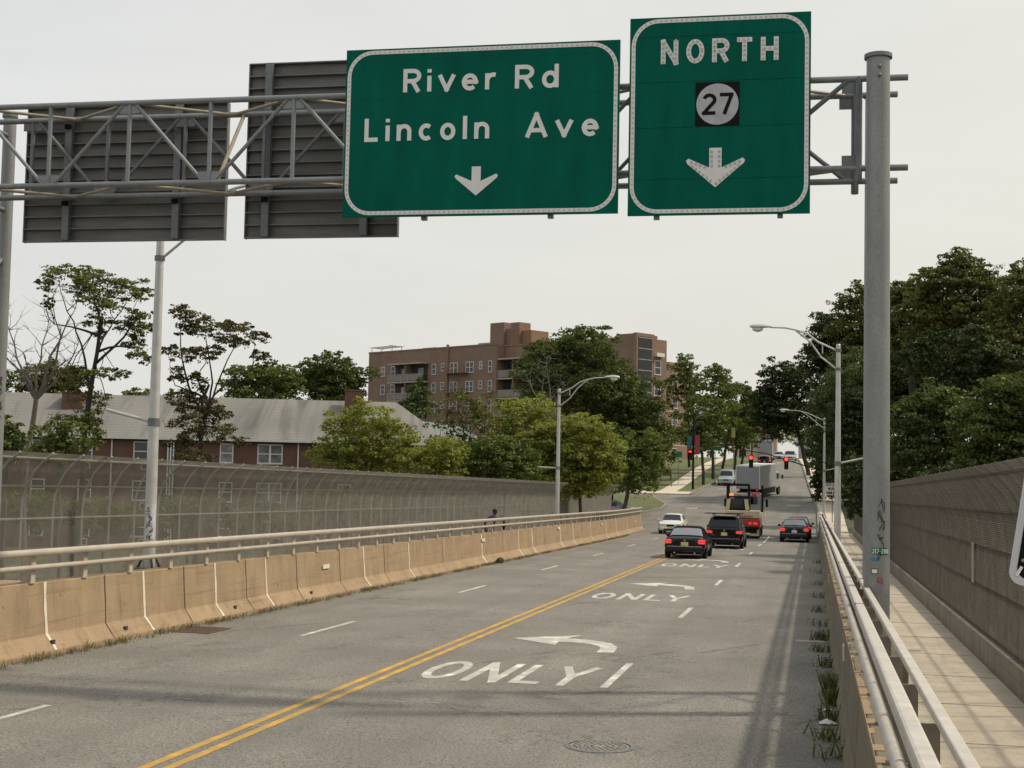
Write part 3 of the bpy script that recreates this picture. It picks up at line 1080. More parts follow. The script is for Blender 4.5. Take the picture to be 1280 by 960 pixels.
flat_rail(.715, 1.70, .036, .06, 2.0, 101).build('back_rail', m_rail2, rr, bevel=.01)
for k in range(59):
    Y = 8.09 + (k - 3) * 1.645
    mb = MB()
    z = rz(.6, Y)
    prof = [(.53, 1.12), (.700, 1.12), (.700, 1.62), (.672, 1.655), (.60, 1.655), (.53, 1.58)]
    mb.prism([(x, Y, z + h) for x, h in prof], (0, .025, 0))
    mb.box((.60, Y + .01, z + 1.13), (.20, .15, .02))
    mb.build('post', m_railplate, rr)
for Y in (6.25, 16, 26, 46, 66):
    flat_rail(.52, 1.724, .055, .118, Y, Y + .02).build('rail_sleeve', m_djoint, rr)


# ================================================================== CURVED CHAIN-LINK FENCES
def fence_profile(X0, inw, h0):
    pts = [(X0, h0), (X0, 2.30)]
    for a in (12, 24, 36, 48, 60):
        r = 1.25
        pts.append((X0 + inw * r * (1 - math.cos(R_(a))), 2.30 + r * math.sin(R_(a))))
    return pts


def prof_at(pts, s):
    for a, b in zip(pts[:-1], pts[1:]):
        d = math.dist(a, b)
        if s <= d:
            return (a[0] + (b[0] - a[0]) * s / d, a[1] + (b[1] - a[1]) * s / d)
        s -= d
    return pts[-1]


def fence(label, X0, inw, h0, Ya, Yb, bars, sp, npost, r, mw, mp2):
    c = Vector((X0, Ya, rz(X0, Ya) + h0))
    t = empty('chain_link_fence', c, label, 'fence', 'curved chain-link fences on the bridge')
    pf = fence_profile(X0, inw, h0)
    total = sum(math.dist(a, b) for a, b in zip(pf[:-1], pf[1:]))
    cum = [0]
    for a, b in zip(pf[:-1], pf[1:]):
        cum.append(cum[-1] + math.dist(a, b))
    V, Fc = [], []
    for sgn in (-1, 1):
        y = Ya - (total if sgn > 0 else 0)
        while y < Yb + (total if sgn < 0 else 0):
            nodes = []
            for s in cum:
                nodes.append((s, y + sgn * s))
            seq = []
            for (s0, a0), (s1, a1) in zip(nodes[:-1], nodes[1:]):
                lo, hi = 0.0, 1.0
                for bound, up in ((Ya, False), (Yb, True)):
                    if abs(a1 - a0) > 1e-9:
                        tt = (bound - a0) / (a1 - a0)
                        if (a0 < bound) != (a1 < bound):
                            if (a0 < bound) == (not up): lo = max(lo, tt)
                            else: hi = min(hi, tt)
                        elif (a0 < bound) == (not up) and not up: lo = 2
                        elif up and a0 > bound: lo = 2
                if lo < hi:
                    for q in ((lo, hi) if not seq else (hi,)):
                        seq.append((s0 + (s1 - s0) * q, a0 + (a1 - a0) * q))
            if len(seq) > 1:
                b = len(V)
                for s, yy in seq:
                    X, h = prof_at(pf, s)
                    z = rz(X, yy) + h
                    V += [(X - r, yy - r * .7, z - r * .6), (X + r, yy + r * .7, z - r * .6), (X, yy, z + r * 1.1)]
                for i in range(len(seq) - 1):
                    for k in range(3):
                        k2 = (k + 1) % 3
                        Fc.append((b + i * 3 + k, b + i * 3 + k2, b + (i + 1) * 3 + k2, b + (i + 1) * 3 + k))
            y += sp
    MB().add(V, Fc).build('wire_mesh', mw, t)
    for h in bars:
        # place each bar on the profile
        best = min((abs(prof_at(pf, total * i / 400)[1] - h), i) for i in range(401))[1]
        X, hh = prof_at(pf, total * best / 400)
        mb = MB()
        ys = lin(Ya, min(72, Yb), 3) + (lin(74, Yb, 12) if Yb > 74 else [])
        mb.path([(X - inw * .03, Y, rz(X, Y) + hh) for Y in ys], .024, 6)
        mb.build('rail', mp2, t)
    for k in range(npost):
        Y = Ya + (Yb - Ya) * k / (npost - 1)
        mb = MB()
        mb.path([(X - inw * .035, Y, rz(X, Y) + h) for X, h in pf], .026, 6)
        mb.build('post', mp2, t)
    return t


fl_ = fence('tall curved chain-link fence in front of the brick houses on the left', -14.5, 1, .20, 9.0, 101.0, [3.28, 2.76, 2.14, 1.2, .28], .048, 84, .0028, m_wire, m_fpost)
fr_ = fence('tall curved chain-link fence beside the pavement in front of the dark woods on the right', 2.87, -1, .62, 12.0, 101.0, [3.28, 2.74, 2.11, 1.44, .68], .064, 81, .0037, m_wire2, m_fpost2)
struct(slab('right_fence_kerb', 2.79, 3.10, lin(-8, 72, 3) + lin(73, 101.5, 18), -.05, .62, m_curb, bevel=.02))
mb = MB()
for k in range(10):
    pass
# pale repair panel on the right fence
p = onX(1217, 715, 2.84)
mb = MB()
zc = rz(2.83, p.y)
for k in range(11):
    mb.box((2.825, p.y - .17 + .034 * k, zc + 1.78), (.006, .018, .70))
for k in range(36):
    mb.box((2.822, p.y, zc + 1.44 + .02 * k), (.006, .38, .007))
mb.build('repair_panel', m_fpost, fr_)


# ================================================================== SIGN GANTRY
GRp = Vector((.895, 20.4, 0)); GLp = Vector((-13.2, 20.05, 0))
gu = (GRp - GLp).normalized()              # along the gantry, to the right
gn = Vector((gu.y, -gu.x, 0))              # towards the camera


def gpt(px, py, off):
    """point of the gantry plane (shifted by off towards the camera) seen at photo pixel"""
    d = ray(px, py)
    o = GRp + gn * off
    t = (o - CAMP).dot(gn) / d.dot(gn)
    return CAMP + d * t


def G(s, off, z):
    p = GLp + gu * s + gn * off
    return Vector((p.x, p.y, z))


def gs(px, off, py=180):
    return (gpt(px, py, off) - GLp).dot(gu)


CO = .44
z_top = (gpt(1120, 100.8, CO).z + gpt(10, 133, CO).z + gpt(360, 120, CO).z) / 3
z_bot = (gpt(1120, 212, CO).z + gpt(10, 232.7, CO).z + gpt(360, 224, CO).z) / 3
s_r = gs(1135, CO, 100)
s_l = -.9
gan = empty('sign_gantry', (GRp.x, GRp.y, rz(GRp.x, GRp.y) + .72), 'galvanised steel truss gantry spanning the road on two tubular poles, carrying the signs', 'sign gantry')
for off in (CO, -CO):
    for z in (z_top, z_bot):
        MB().tube(G(s_l, off, z), G(s_r - (.07 if off < 0 else 0), off, z), .047, n=12).build('chord', m_galv, gan, smooth=True)
RB = .031
nodes = [gs(x, CO, 180) for x in (62, 163, 263, 366)]
stp = (nodes[-1] - nodes[0]) / 3
s0 = nodes[0]
s_end = gs(1062, CO, 180)
ss = [s0 + stp * k for k in range(-1, 14) if s0 + stp * k < s_end - .9]


def brace(p, q, r=RB, mat=None):
    d = (q - p)
    a = d.normalized() * .03
    MB().tube(p + a, q - a, r, n=8).build('brace', mat or m_galv, gan, smooth=True)


for off, sh, mat in ((CO, 0, m_galv), (-CO, .55, m_galvd)):
    for k, s in enumerate(ss):
        s = s + sh if off < 0 else s
        if s > s_r - .3: continue
        top = (k % 2 == 0)          # k=1 -> bottom node at x=62 px
        brace(G(s, off, z_top), G(s, off, z_bot), .035, mat)
        if k + 1 < len(ss):
            s2 = ss[k + 1] + (sh if off < 0 else 0)
            if s2 < s_r - .2:
                if top:
                    brace(G(s + .08, off, z_top), G(s2 - .08, off, z_bot), RB, mat)
                else:
                    brace(G(s + .08, off, z_bot), G(s2 - .08, off, z_top), RB, mat)
        # gusset plates at nodes
        zz = z_top - .08 if top else z_bot + .08
        MB().box(G(s, off, zz), (.34, .02, .18), Matrix.Rotation(math.atan2(gu.y, gu.x), 3, 'Z')).build('gusset_plate', mat, gan)
for k, s in enumerate(ss[:-1]):
    for z, m in ((z_top, m_tanst), (z_bot, m_tanst)):
        if k % 2 == 0:
            brace(G(s, CO, z), G(ss[k + 1], -CO, z), .026, m)
        else:
            brace(G(s, -CO, z), G(ss[k + 1], CO, z), .026, m)
# one sway brace through the truss
brace(G(gs(305, -CO, 158), -CO, z_top), G(gs(271, CO, 225), CO, z_bot), .03, m_tanst)
# end bay and end frame beside the right columns
brace(G(s_end, CO, z_top), G(ss[-1], CO, z_bot), .036, m_galvd)
brace(G(s_end, -CO, z_bot), G(ss[-1], -CO, z_top), .036, m_galvd)
brace(G(s_end, -CO, z_top), G(ss[-1], CO, z_top), .028, m_tanst)
brace(G(s_end, CO, z_bot), G(ss[-1], -CO, z_bot), .028, m_tanst)
for off in (CO, -CO):
    se = s_end + .12
    brace(G(se, off, z_top + .05), G(se, off, z_bot - .22), .055, m_galvd)
    for z in (z_top - .12, z_bot + .10):
        MB().box(G(se - .10, off, z), (.26, .03, .17), Matrix.Rotation(math.atan2(gu.y, gu.x), 3, 'Z')).build('gusset_plate', m_galvd, gan)
# columns
pd = Vector((.0, 1.0, 0))      # each support is a pair of columns set one behind the other along the road
for base, cen, rr0, nm in ((GRp, Vector((.895, 20.4, 0)), .176, 'R'), (GLp, Vector((-13.60, 20.05, 0)), .120, 'L')):
    NF, NB = cen - pd * 1.0, cen + pd * 1.0
    if nm == 'R':
        NF.x, NB.x = .85, .905
    def CF(z): return Vector((NF.x, NF.y, z))
    def CB(z): return Vector((NB.x, NB.y, z))
    dq = ray(1096, 73) if nm == 'R' else ray(12, 147)
    zt_ = (CAMP + dq * ((NF if nm == 'R' else NB).y / dq.y)).z
    zb_ = rz(base.x, base.y) + .7
    col = MB().tube(CF(zb_), CF(zt_), rr0, rr0 * .90, 28).build('column', m_pole, gan, smooth=True)
    mb = MB().tube(CF(zt_ - .005), CF(zt_ + .05), rr0 * 1.08, n=28)
    mb.build('column_cap', m_galvd, col, smooth=True)
    col2 = MB().tube(CB(zb_ - .1), CB(zt_), rr0, rr0 * .90, 28).build('column', m_pole, gan, smooth=True)
    MB().tube(CB(zt_ - .005), CB(zt_ + .05), rr0 * 1.08, n=28).build('column_cap', m_galvd, col2, smooth=True)
    zq = zb_ + .6
    k = 0
    while zq + 2.0 < z_bot + .4:
        brace(CF(zq) if k % 2 == 0 else CB(zq), CB(zq + 1.8) if k % 2 == 0 else CF(zq + 1.8), .04, m_galvd)
        zq += 1.8; k += 1
    for z in (z_top, z_bot):
        MB().tube(CF(z - .10), CB(z - .10), .045, n=10).build('saddle', m_galvd, gan)
    for cc in (CF, CB):
        MB().box(cc(zb_ - .02), (.55, .55, .05)).build('base_plate', m_galvd, gan)
    if nm == 'R':
        colR, cR, rRR = col, NF.copy(), rr0
    else:
        colL, cL, rLL = col2, NB.copy(), rr0


# decals on the right column
def on_col(c, r, zref, yaw0):
    def mp(u, v, off):
        a = yaw0 + u / r
        rr_ = r + .003 + off
        return (c.x + rr_ * math.cos(a), c.y + rr_ * math.sin(a), zref + v)
    return mp


toc = math.atan2(-cR.y, -cR.x)


def decal(mp, u0, u1, v0, v1, off, name, mat, parent):
    n = 8
    vs, fs = [], []
    for k in range(n + 1):
        u = u0 + (u1 - u0) * k / n
        vs += [mp(u, v0, off), mp(u, v1, off)]
        if k: fs.append((2 * k - 2, 2 * k, 2 * k + 1, 2 * k - 1))
    return MB().add(vs, fs).build(name, mat, parent)


def zcol(py):
    d = ray(1093, py)
    t = math.hypot(cR.x, cR.y) / math.hypot(d.x, d.y)
    return (CAMP + d * t).z


mp = on_col(cR, .172, 0, toc)
z1 = zcol(688)
decal(mp, -.065, .165, z1 - .045, z1 + .045, .001, 'number_label', m_green2, colR)
mb = MB(); text(mb, '217-200', -.055, z1 - .03, .06, mp, .16, .12, .003, .21); mb.build('label_digits', m_refl, colR)
z2 = zcol(698.5)
decal(mp, -.075, .02, z2 - .02, z2 + .025, .001, 'sticker', m_blue, colR)
z2 = zcol(713)
d1 = decal(mp, -.07, .02, z2 - .035, z2 + .035, .001, 'sticker', m_black, colR)
decal(mp, -.06, .01, z2 - .026, z2 + .026, .003, 'sticker_face', m_refl, d1)
rng = random.Random(5)


def scribble(mp, u, v, w, h, n, mat, stroke, name, parent, off=.002):
    mb = MB()
    x = u
    for k in range(n):
        pts = []
        a0 = rng.uniform(0, 360)
        for q in range(7):
            pts.append((x + rng.uniform(-1, 1) * w, v - k * h + rng.uniform(-.7, .7) * h))
        # smooth
        sm_ = []
        for i in range(len(pts) - 1):
            for t_ in (0, .5):
                sm_.append((pts[i][0] * (1 - t_) + pts[i + 1][0] * t_, pts[i][1] * (1 - t_) + pts[i + 1][1] * t_))
        ribbon(mb, sm_, stroke, mp, off + k * .0007)
    mb.build(name, mat, parent)


scribble(mp, .06, zcol(632), .05, .14, 6, m_spray, .011, 'graffiti', colR)
scribble(mp, .05, zcol(722), .05, .045, 2, m_sprayr, .009, 'graffiti', colR)
# bolts near the cap
for zz in (zcol(87), zcol(98)):
    p = mp(.02, zz, .0)
    MB().ball(p, .028, 8, 6).build('bolt', m_galv, colR)
mpl = on_col(cL, .124, 0, math.atan2(-cL.y, -cL.x))
scribble(mpl, .02, 4.2, .05, .16, 5, m_spray, .014, 'graffiti', colL)


# ------------------------------------------------------------------ sign panels
def sign_plane(off):
    def P(s, z, o=0.0):
        return G(s, off + o, z)
    return P


SO = CO + .30


def green_sign(corners, name, label):
    (x0, y0), (x1, y1), (x2, y2), (x3, y3) = corners     # tl tr br bl
    q = [gpt(*c, SO) for c in corners]
    sa = ((q[0] - GLp).dot(gu) + (q[3] - GLp).dot(gu)) / 2
    sb = ((q[1] - GLp).dot(gu) + (q[2] - GLp).dot(gu)) / 2
    zt = (q[0].z + q[1].z) / 2; zb = (q[2].z + q[3].z) / 2
    t = empty(name, G((sa + sb) / 2, SO, zb), label, 'road sign', 'green overhead signs on the gantry')
    mb = MB()
    mb.prism([G(sa, SO, zb), G(sb, SO, zb), G(sb, SO, zt), G(sa, SO, zt)], -gn * .05)
    mb.build('panel', m_green, t)
    w, h = sb - sa, zt - zb

    def mp(u, v, o):
        return G(sa + u, SO + .002 + o, zb + v)
    # white border with rounded corners
    r = .36
    ins = .055
    pts = []
    for cx, cy, a in ((w - ins - r, h - ins - r, 0), (ins + r, h - ins - r, 90), (ins + r, ins + r, 180), (w - ins - r, ins + r, 270)):
        pts += arc(cx, cy, r, r, a, a + 90, 8)
    mb = MB(); ribbon(mb, pts, .058, mp, .004, closed=True)
    dots(mb, pts + [pts[0]], mp, .012, .075, .013, 1)
    mb.build('border', [m_refl, m_button], t)
    # hanger posts at the back
    for fx in (.30, .76) if w > 3 else (.16, .84):
        mb = MB().box(G(sa + w * fx, SO - .10, (zt + zb) / 2 - .02), (.08, .09, h + .05), Matrix.Rotation(math.atan2(gu.y, gu.x), 3, 'Z'))
        mb.build('hanger_post', m_galvd, t)
    return t, w, h, mp


def down_arrow(mb, cx, ytop, ybot, wid, mp, off, buttons=True):
    hgt = ytop - ybot
    sw = wid * .105
    jx = .30
    o = [(cx - sw, ytop), (cx + sw, ytop), (cx + sw, ybot + hgt * .50), (cx + wid * .46, ybot + hgt * .74), (cx + wid * .50, ybot + hgt * .68),
         (cx + wid * .475, ybot + hgt * .60), (cx, ybot), (cx - wid * .475, ybot + hgt * .60), (cx - wid * .50, ybot + hgt * .68), (cx - wid * .46, ybot + hgt * .74), (cx - sw, ybot + hgt * .50)]
    vs = [mp(u, v, off) for u, v in o]
    mb.add(vs, [(0, 10, 2, 1), (10, 7, 6, 5, 2), (2, 5, 4, 3), (10, 9, 8, 7)])
    if buttons:
        for line in ([(cx - sw * .6, ytop - .03), (cx - sw * .6, ybot + hgt * .48)], [(cx + sw * .6, ytop - .03), (cx + sw * .6, ybot + hgt * .48)],
                     [(cx + sw * 1.4, ybot + hgt * .50), (cx + wid * .45, ybot + hgt * .67)], [(cx - sw * 1.4, ybot + hgt * .50), (cx - wid * .45, ybot + hgt * .67)],
                     [(cx + wid * .42, ybot + hgt * .57), (cx, ybot + hgt * .08)], [(cx - wid * .42, ybot + hgt * .57), (cx - wid * .05, ybot + hgt * .13)]):
            dots(mb, line, mp, off + .008, .068, .022, 1)


s1, w, h, mp = green_sign([(433, 62), (775.5, 50.5), (772, 267.5), (428.5, 270.5)], 'guide_sign', 'wide green overhead sign with white lettering River Rd Lincoln Ave and a down arrow')
mb = MB(); text(mb, 'River', w * .215, h * .735, h * .137, mp, .185, .20, .004, w * .345, 0, False)
text(mb, 'Rd', w * .625, h * .735, h * .137, mp, .185, .24, .004, w * .165)
text(mb, 'Lincoln', w * .075, h * .447, h * .137, mp, .185, .22, .004, w * .465)
text(mb, 'Ave', w * .668, h * .447, h * .137, mp, .185, .26, .004, w * .262); mb.build('lettering', m_refl, s1)
mb = MB(); down_arrow(mb, w * .493, h * .285, h * .115, w * .158, mp, .004, False); mb.build('arrow', [m_refl, m_button], s1)
# panel seams with rivets
mb = MB()
for fv in (.13, .42, .70, .93):
    ribbon(mb, [(.1, h * fv), (w - .1, h * fv)], .008, mp, .0015)
for fu, a, b in ((.30, .02, .3), (.53, .0, .10), (.535, .45, .58)):
    ribbon(mb, [(w * fu, h * a + .12), (w * fu - .02, h * b)], .008, mp, .0025)
mb.build('panel_seam', M('sign_seam', (.01, .105, .072), .6, spec=.06), s1)

s2, w, h, mp = green_sign([(789.5, 22.5), (1016, 15), (1010.5, 267.5), (782.8, 268.5)], 'guide_sign', 'green overhead sign reading NORTH 27 with a down arrow, nearest the right pole')
mb = MB(); text(mb, 'NORTH', w * .175, h * .762, h * .118, mp, .20, .30, .004, w * .65, 0, True, 1, .066, .020); mb.build('lettering', [m_refl, m_button], s2)
su0, su1, sv0, sv1 = w * .370, w * .615, h * .440, h * .662
shd = MB().add([mp(su0, sv0, .003), mp(su1, sv0, .003), mp(su1, sv1, .003), mp(su0, sv1, .003)], [(0, 1, 2, 3)]).build('route_shield', m_black, s2)
cx, cy, rr2 = (su0 + su1) / 2, (sv0 + sv1) / 2, (su1 - su0) * .475
MB().add([mp(cx + rr2 * math.cos(2 * PI * k / 40), cy + rr2 * math.sin(2 * PI * k / 40), .006) for k in range(40)], [tuple(range(40))]).build('shield_disc', M('shield_white', (.40, .41, .42), .5), shd)
mb = MB(); text(mb, '27', cx - rr2 * .72, cy - rr2 * .50, rr2 * 1.02, mp, .17, .10, .009, rr2 * 1.46); mb.build('shield_digits', m_black, shd)
mb = MB(); down_arrow(mb, w * .485, h * .332, h * .135, w * .325, mp, .004, True); mb.build('arrow', [m_refl, m_button], s2)
mb = MB()
for fv in (.18, .44, .67, .90):
    ribbon(mb, [(.1, h * fv), (w - .1, h * fv)], .007, mp, .0015)
mb.build('panel_seam', M('sign_seam_dark', (.0, .07, .048), .6, spec=.06), s2)


def back_sign(x0, x1, yt, yb, label, posts):
    off = -CO - .28
    ym = (yt + yb) / 2
    sa, sb = gs(x0, off, ym), gs(x1, off, ym)
    zt, zb = gpt((x0 + x1) / 2, yt, off).z, gpt((x0 + x1) / 2, yb, off).z
    t = empty('road_sign', G((sa + sb) / 2, off, zb), label, 'road sign', 'grey sign backs behind the gantry')
    mb = MB()
    mb.prism([G(sa, off, zb), G(sb, off, zb), G(sb, off, zt), G(sa, off, zt)], -gn * .03)
    mb.build('panel', m_alu, t)
    mb = MB()
    n = max(1, round((zt - zb) / .212))
    for k in range(n + 1):
        z = zb + (zt - zb) * k / n
        ro = Matrix.Rotation(math.atan2(gu.y, gu.x), 3, 'Z')
        mb.box(G((sa + sb) / 2, off + .05, z), (sb - sa - .01, .10, .018), ro)
    rb = mb.build('rib', m_alu, t)
    tag(rb, None, None, None)
    for s in (sa, sb):
        MB().box(G(s, off + .02, (zt + zb) / 2), (.02, .10, zt - zb + .02), Matrix.Rotation(math.atan2(gu.y, gu.x), 3, 'Z')).build('edge_trim', m_alu, t)
    for px in posts:
        s = gs(px, off, ym)
        MB().box(G(s, off + .12, (zt + zb) / 2), (.12, .10, zt - zb - .02), Matrix.Rotation(math.atan2(gu.y, gu.x), 3, 'Z')).build('support_post', m_galvd, t)
        for z in (z_top, z_bot):
            MB().box(G(s, off + .14, z - .09), (.10, .16, .07), Matrix.Rotation(math.atan2(gu.y, gu.x), 3, 'Z')).build('clamp', m_black, t)
    return t


back_sign(35, 284, 134, 301.5, 'ribbed grey back of a low wide sign at the far left of the truss', (90, 226))
back_sign(311, 500, 79, 297, 'ribbed grey back of a tall sign half hidden by the wide green sign', (338, 460))
# ================================================================== STREET LAMPS
def lamp(X, Y, sgn, label, arm, htop, zb, stub=True, rise=.24, skew=0.0):
    z0 = rz(X, Y) + zb
    zt = rz(X, Y) + htop
    t = empty('street_lamp', (X, Y, z0), label, 'street lamp', 'cobra-head street lamps on the bridge')
    mb = MB().tube((X, Y, z0 + .02), (X, Y, zt), .125, .075, 18)
    pole = mb.build('pole', m_lamp, t, smooth=True)
    MB().tube((X, Y, zt), (X, Y, zt + .05), .085, .06, 14).build('pole_cap', m_lamp, pole, smooth=True)
    MB().box((X, Y, z0 + .02), (.42, .42, .04)).build('base_plate', m_galvd, t)
    mb = MB()
    for a in range(4):
        mb.tube((X + .16 * (1 if a % 2 else -1), Y + .16 * (1 if a > 1 else -1), z0 + .03), (X + .10 * (1 if a % 2 else -1), Y + .10 * (1 if a > 1 else -1), z0 + .22), .035, .02, 6)
    mb.build('base_shoe', m_dark, t)
    for z in (zt - .18, zt - .85):
        MB().tube((X, Y, z - .05), (X, Y, z + .05), .105, n=14).build('bracket', m_galvd, t)

    def A(d, dz):
        return (X + sgn * d, Y + skew * d, zt + dz)
    up = [A(.05, -.18), A(.7, .12), A(arm * .45, .42), A(arm * .62, .56), A(arm * .78, .64), A(arm, .66)]
    lo = [A(.05, -.85), A(.6, -.42), A(arm * .40, .10), A(arm * .52, .35), A(arm * .62, .53)]
    MB().path(up, [.035, .035, .034, .034, .032, .03], 8).build('arm', m_lamp, t, smooth=True)
    MB().path(lo, .03, 8).build('arm_strut', m_lamp, t, smooth=True)
    MB().tube(A(arm * .23, .03), A(arm * .23, -.29), .02, n=6).build('arm_spacer', m_lamp, t)
    # cobra head
    mb = MB()
    rings = []
    for f, hw, hh in ((0, .05, .05), (.12, .09, .07), (.35, .14, .10), (.60, .16, .11), (.80, .13, .09), (.92, .06, .05)):
        c = Vector(A(arm + f * .85 - .05, .66 + .02))
        rings.append([(c.x, c.y + hw * math.cos(2 * PI * k / 14), c.z + hh * (math.sin(2 * PI * k / 14) if math.sin(2 * PI * k / 14) > 0 else .45 * math.sin(2 * PI * k / 14))) for k in range(14)])
    if sgn < 0:
        rings = [list(reversed(r)) for r in rings]
    mb.sweep(None, rings)
    hd = mb.build('lamp_head', m_lamp, t, smooth=True)
    c = Vector(A(arm + .45, .60))
    MB().ball(c, (.20, .12, .11), 14, 8).build('lens', m_lens, hd, smooth=True)
    if stub:
        zz = z0 + (4.1 - zb)
        MB().tube((X, Y, zz), (X - sgn * 1.05, Y, zz + rise), .035, n=8).build('stub_arm', m_lamp, t, smooth=True)
        MB().tube((X, Y, zz - .08), (X, Y, zz + .08), .12, n=14).build('stub_bracket', m_galvd, t, smooth=True)
    return t, pole


l1, p1 = lamp(-13.06, 25.7, 1, 'tall pale lamp post with graffiti on its base, at the left behind the barrier', 2.6, 8.30, 1.14)
mp1 = on_col(Vector((-13.06, 25.7, 0)), .122, rz(-13, 25.7) + 1.5, math.atan2(-25.7, 13.06))
decal(mp1, -.10, .10, .25, .95, .001, 'paint_patch', m_sprayw, p1)
scribble(mp1, -.02, .85, .07, .11, 6, m_spray, .012, 'graffiti', p1, .003)
lamp(-13.06, 71.1, 1, 'pale lamp post with curved arm standing before the yellow-green tree on the left', 2.45, 8.20, 1.14, rise=.03)
lamp(.86, 50.4, -1, 'nearer pale lamp post with curved arm rising beside the right pavement', 2.4, 8.32, 1.0)
_d = ray(1030, 523); _z = (CAMP + _d * (119.5 / _d.y)).z
lamp(.92, 119.5, -1, 'farther slim lamp post on the right kerb in front of dark trees', 3.0, _z - rz(.98, 119.5), .14, True)


# ================================================================== VEHICLES
def place(t, X, Y, yaw, h=0.0):
    e = .8
    slope = (rz(X, Y + e) - rz(X, Y - e)) / (2 * e)
    cross = (rz(X + e, Y) - rz(X - e, Y)) / (2 * e)
    n = Vector((-cross, -slope, 1)).normalized()
    f = Vector((-math.sin(yaw), math.cos(yaw), 0))
    f = (f - n * f.dot(n)).normalized()
    r = f.cross(n)
    m = Matrix((r, f, n)).transposed().to_4x4()
    m.translation = Vector((X, Y, rz(X, Y) + h))
    t.matrix_world = m
    t.location = m.translation
    t.rotation_euler = m.to_euler()


def ring_half(st):
    y, zb, w, zbelt, wt, zt = st
    zm = zb + (zbelt - zb) * .55
    return [(0, zb), (w * .86, zb), (w * .965, zb + .10), (w, zm), (w * .965, zbelt), (wt, zt - .055), (wt * .80, zt), (wt * .35, zt + .012), (0, zt + .015)]


def loft(sts):
    mb = MB()
    rings = []
    for st in sts:
        h = ring_half(st)
        ring = [(x, st[0], z) for x, z in h] + [(-x, st[0], z) for x, z in reversed(h[1:-1])]
        rings.append(ring)
    mb.sweep(None, rings)
    return mb, rings


def lerp3(a, b, t):
    return Vector(a) * (1 - t) + Vector(b) * t


def patch(rings, i, j, k0, k1, inset, off, name, mat, parent, t0=None, t1=None):
    """panel lying just outside ring points k0..k1 between stations i and j"""
    lo, hi = (inset if t0 is None else t0), (1 - inset if t1 is None else t1)
    ks = list(range(k0, k1 + 1)) if k1 > k0 else [k0, k1]
    A = [Vector(rings[i][k % len(rings[i])]) for k in ks]
    B = [Vector(rings[j][k % len(rings[j])]) for k in ks]

    def edge(P, s):
        # shorten the poly-line at both ends
        out = list(P)
        out[0] = P[0].lerp(P[1], s) if len(P) > 2 else P[0].lerp(P[-1], s)
        out[-1] = P[-1].lerp(P[-2], s) if len(P) > 2 else P[-1].lerp(P[0], s)
        return out
    s = .12 if len(ks) == 2 else .35
    a, b = edge(A, s), edge(B, s)
    top = [x.lerp(y, lo) for x, y in zip(a, b)]
    bot = [x.lerp(y, hi) for x, y in zip(a, b)]
    n = (bot[0] - top[0]).cross(top[-1] - top[0]).normalized()
    cen = sum((Vector(p) for p in rings[i]), Vector()) / len(rings[i])
    if n.dot((top[0] + bot[-1]) / 2 - cen) < 0:
        n = -n
    vs = [p + n * off for p in top] + [p + n * off for p in bot]
    m = len(ks)
    fs = [(q, q + 1, m + q + 1, m + q) for q in range(m - 1)]
    return MB().add(vs, fs).build(name, mat, parent, world=False)


def wheel(parent, x, y, r, w):
    mb = MB()
    prof = [(.55, -.5), (.86, -.5), (1, -.34), (1, .34), (.86, .5), (.55, .5)]
    n = 22
    rings = []
    for k in range(n):
        a = 2 * PI * k / n
        rings.append([(x + w * q, y + r * p * math.cos(a), r + r * p * math.sin(a)) for p, q in prof])
    vs = [p for rg in rings for p in rg]
    m = len(prof)
    fs = [(k * m + q, k * m + (q + 1) % m, ((k + 1) % n) * m + (q + 1) % m, ((k + 1) % n) * m + q) for k in range(n) for q in range(m)]
    t = MB().add(vs, fs).build('wheel', m_rub, parent, smooth=True, world=False)
    sg = 1 if x > 0 else -1
    mb = MB()
    mb.tube((x - sg * w * .3, y, r), (x + sg * w * .38, y, r), r * .57, n=16)
    for k in range(5):
        a = 2 * PI * k / 5
        mb.box((x + sg * w * .40, y + r * .32 * math.cos(a), r + r * .32 * math.sin(a)), (.03, r * .5, r * .14), Matrix.Rotation(a, 3, 'X'))
    mb.build('rim', m_rim, t, world=False)
    return t


def rbox(parent, name, c, size, mat, bevel=.02):
    return MB().box(c, size).build(name, mat, parent, bevel=bevel, world=False)


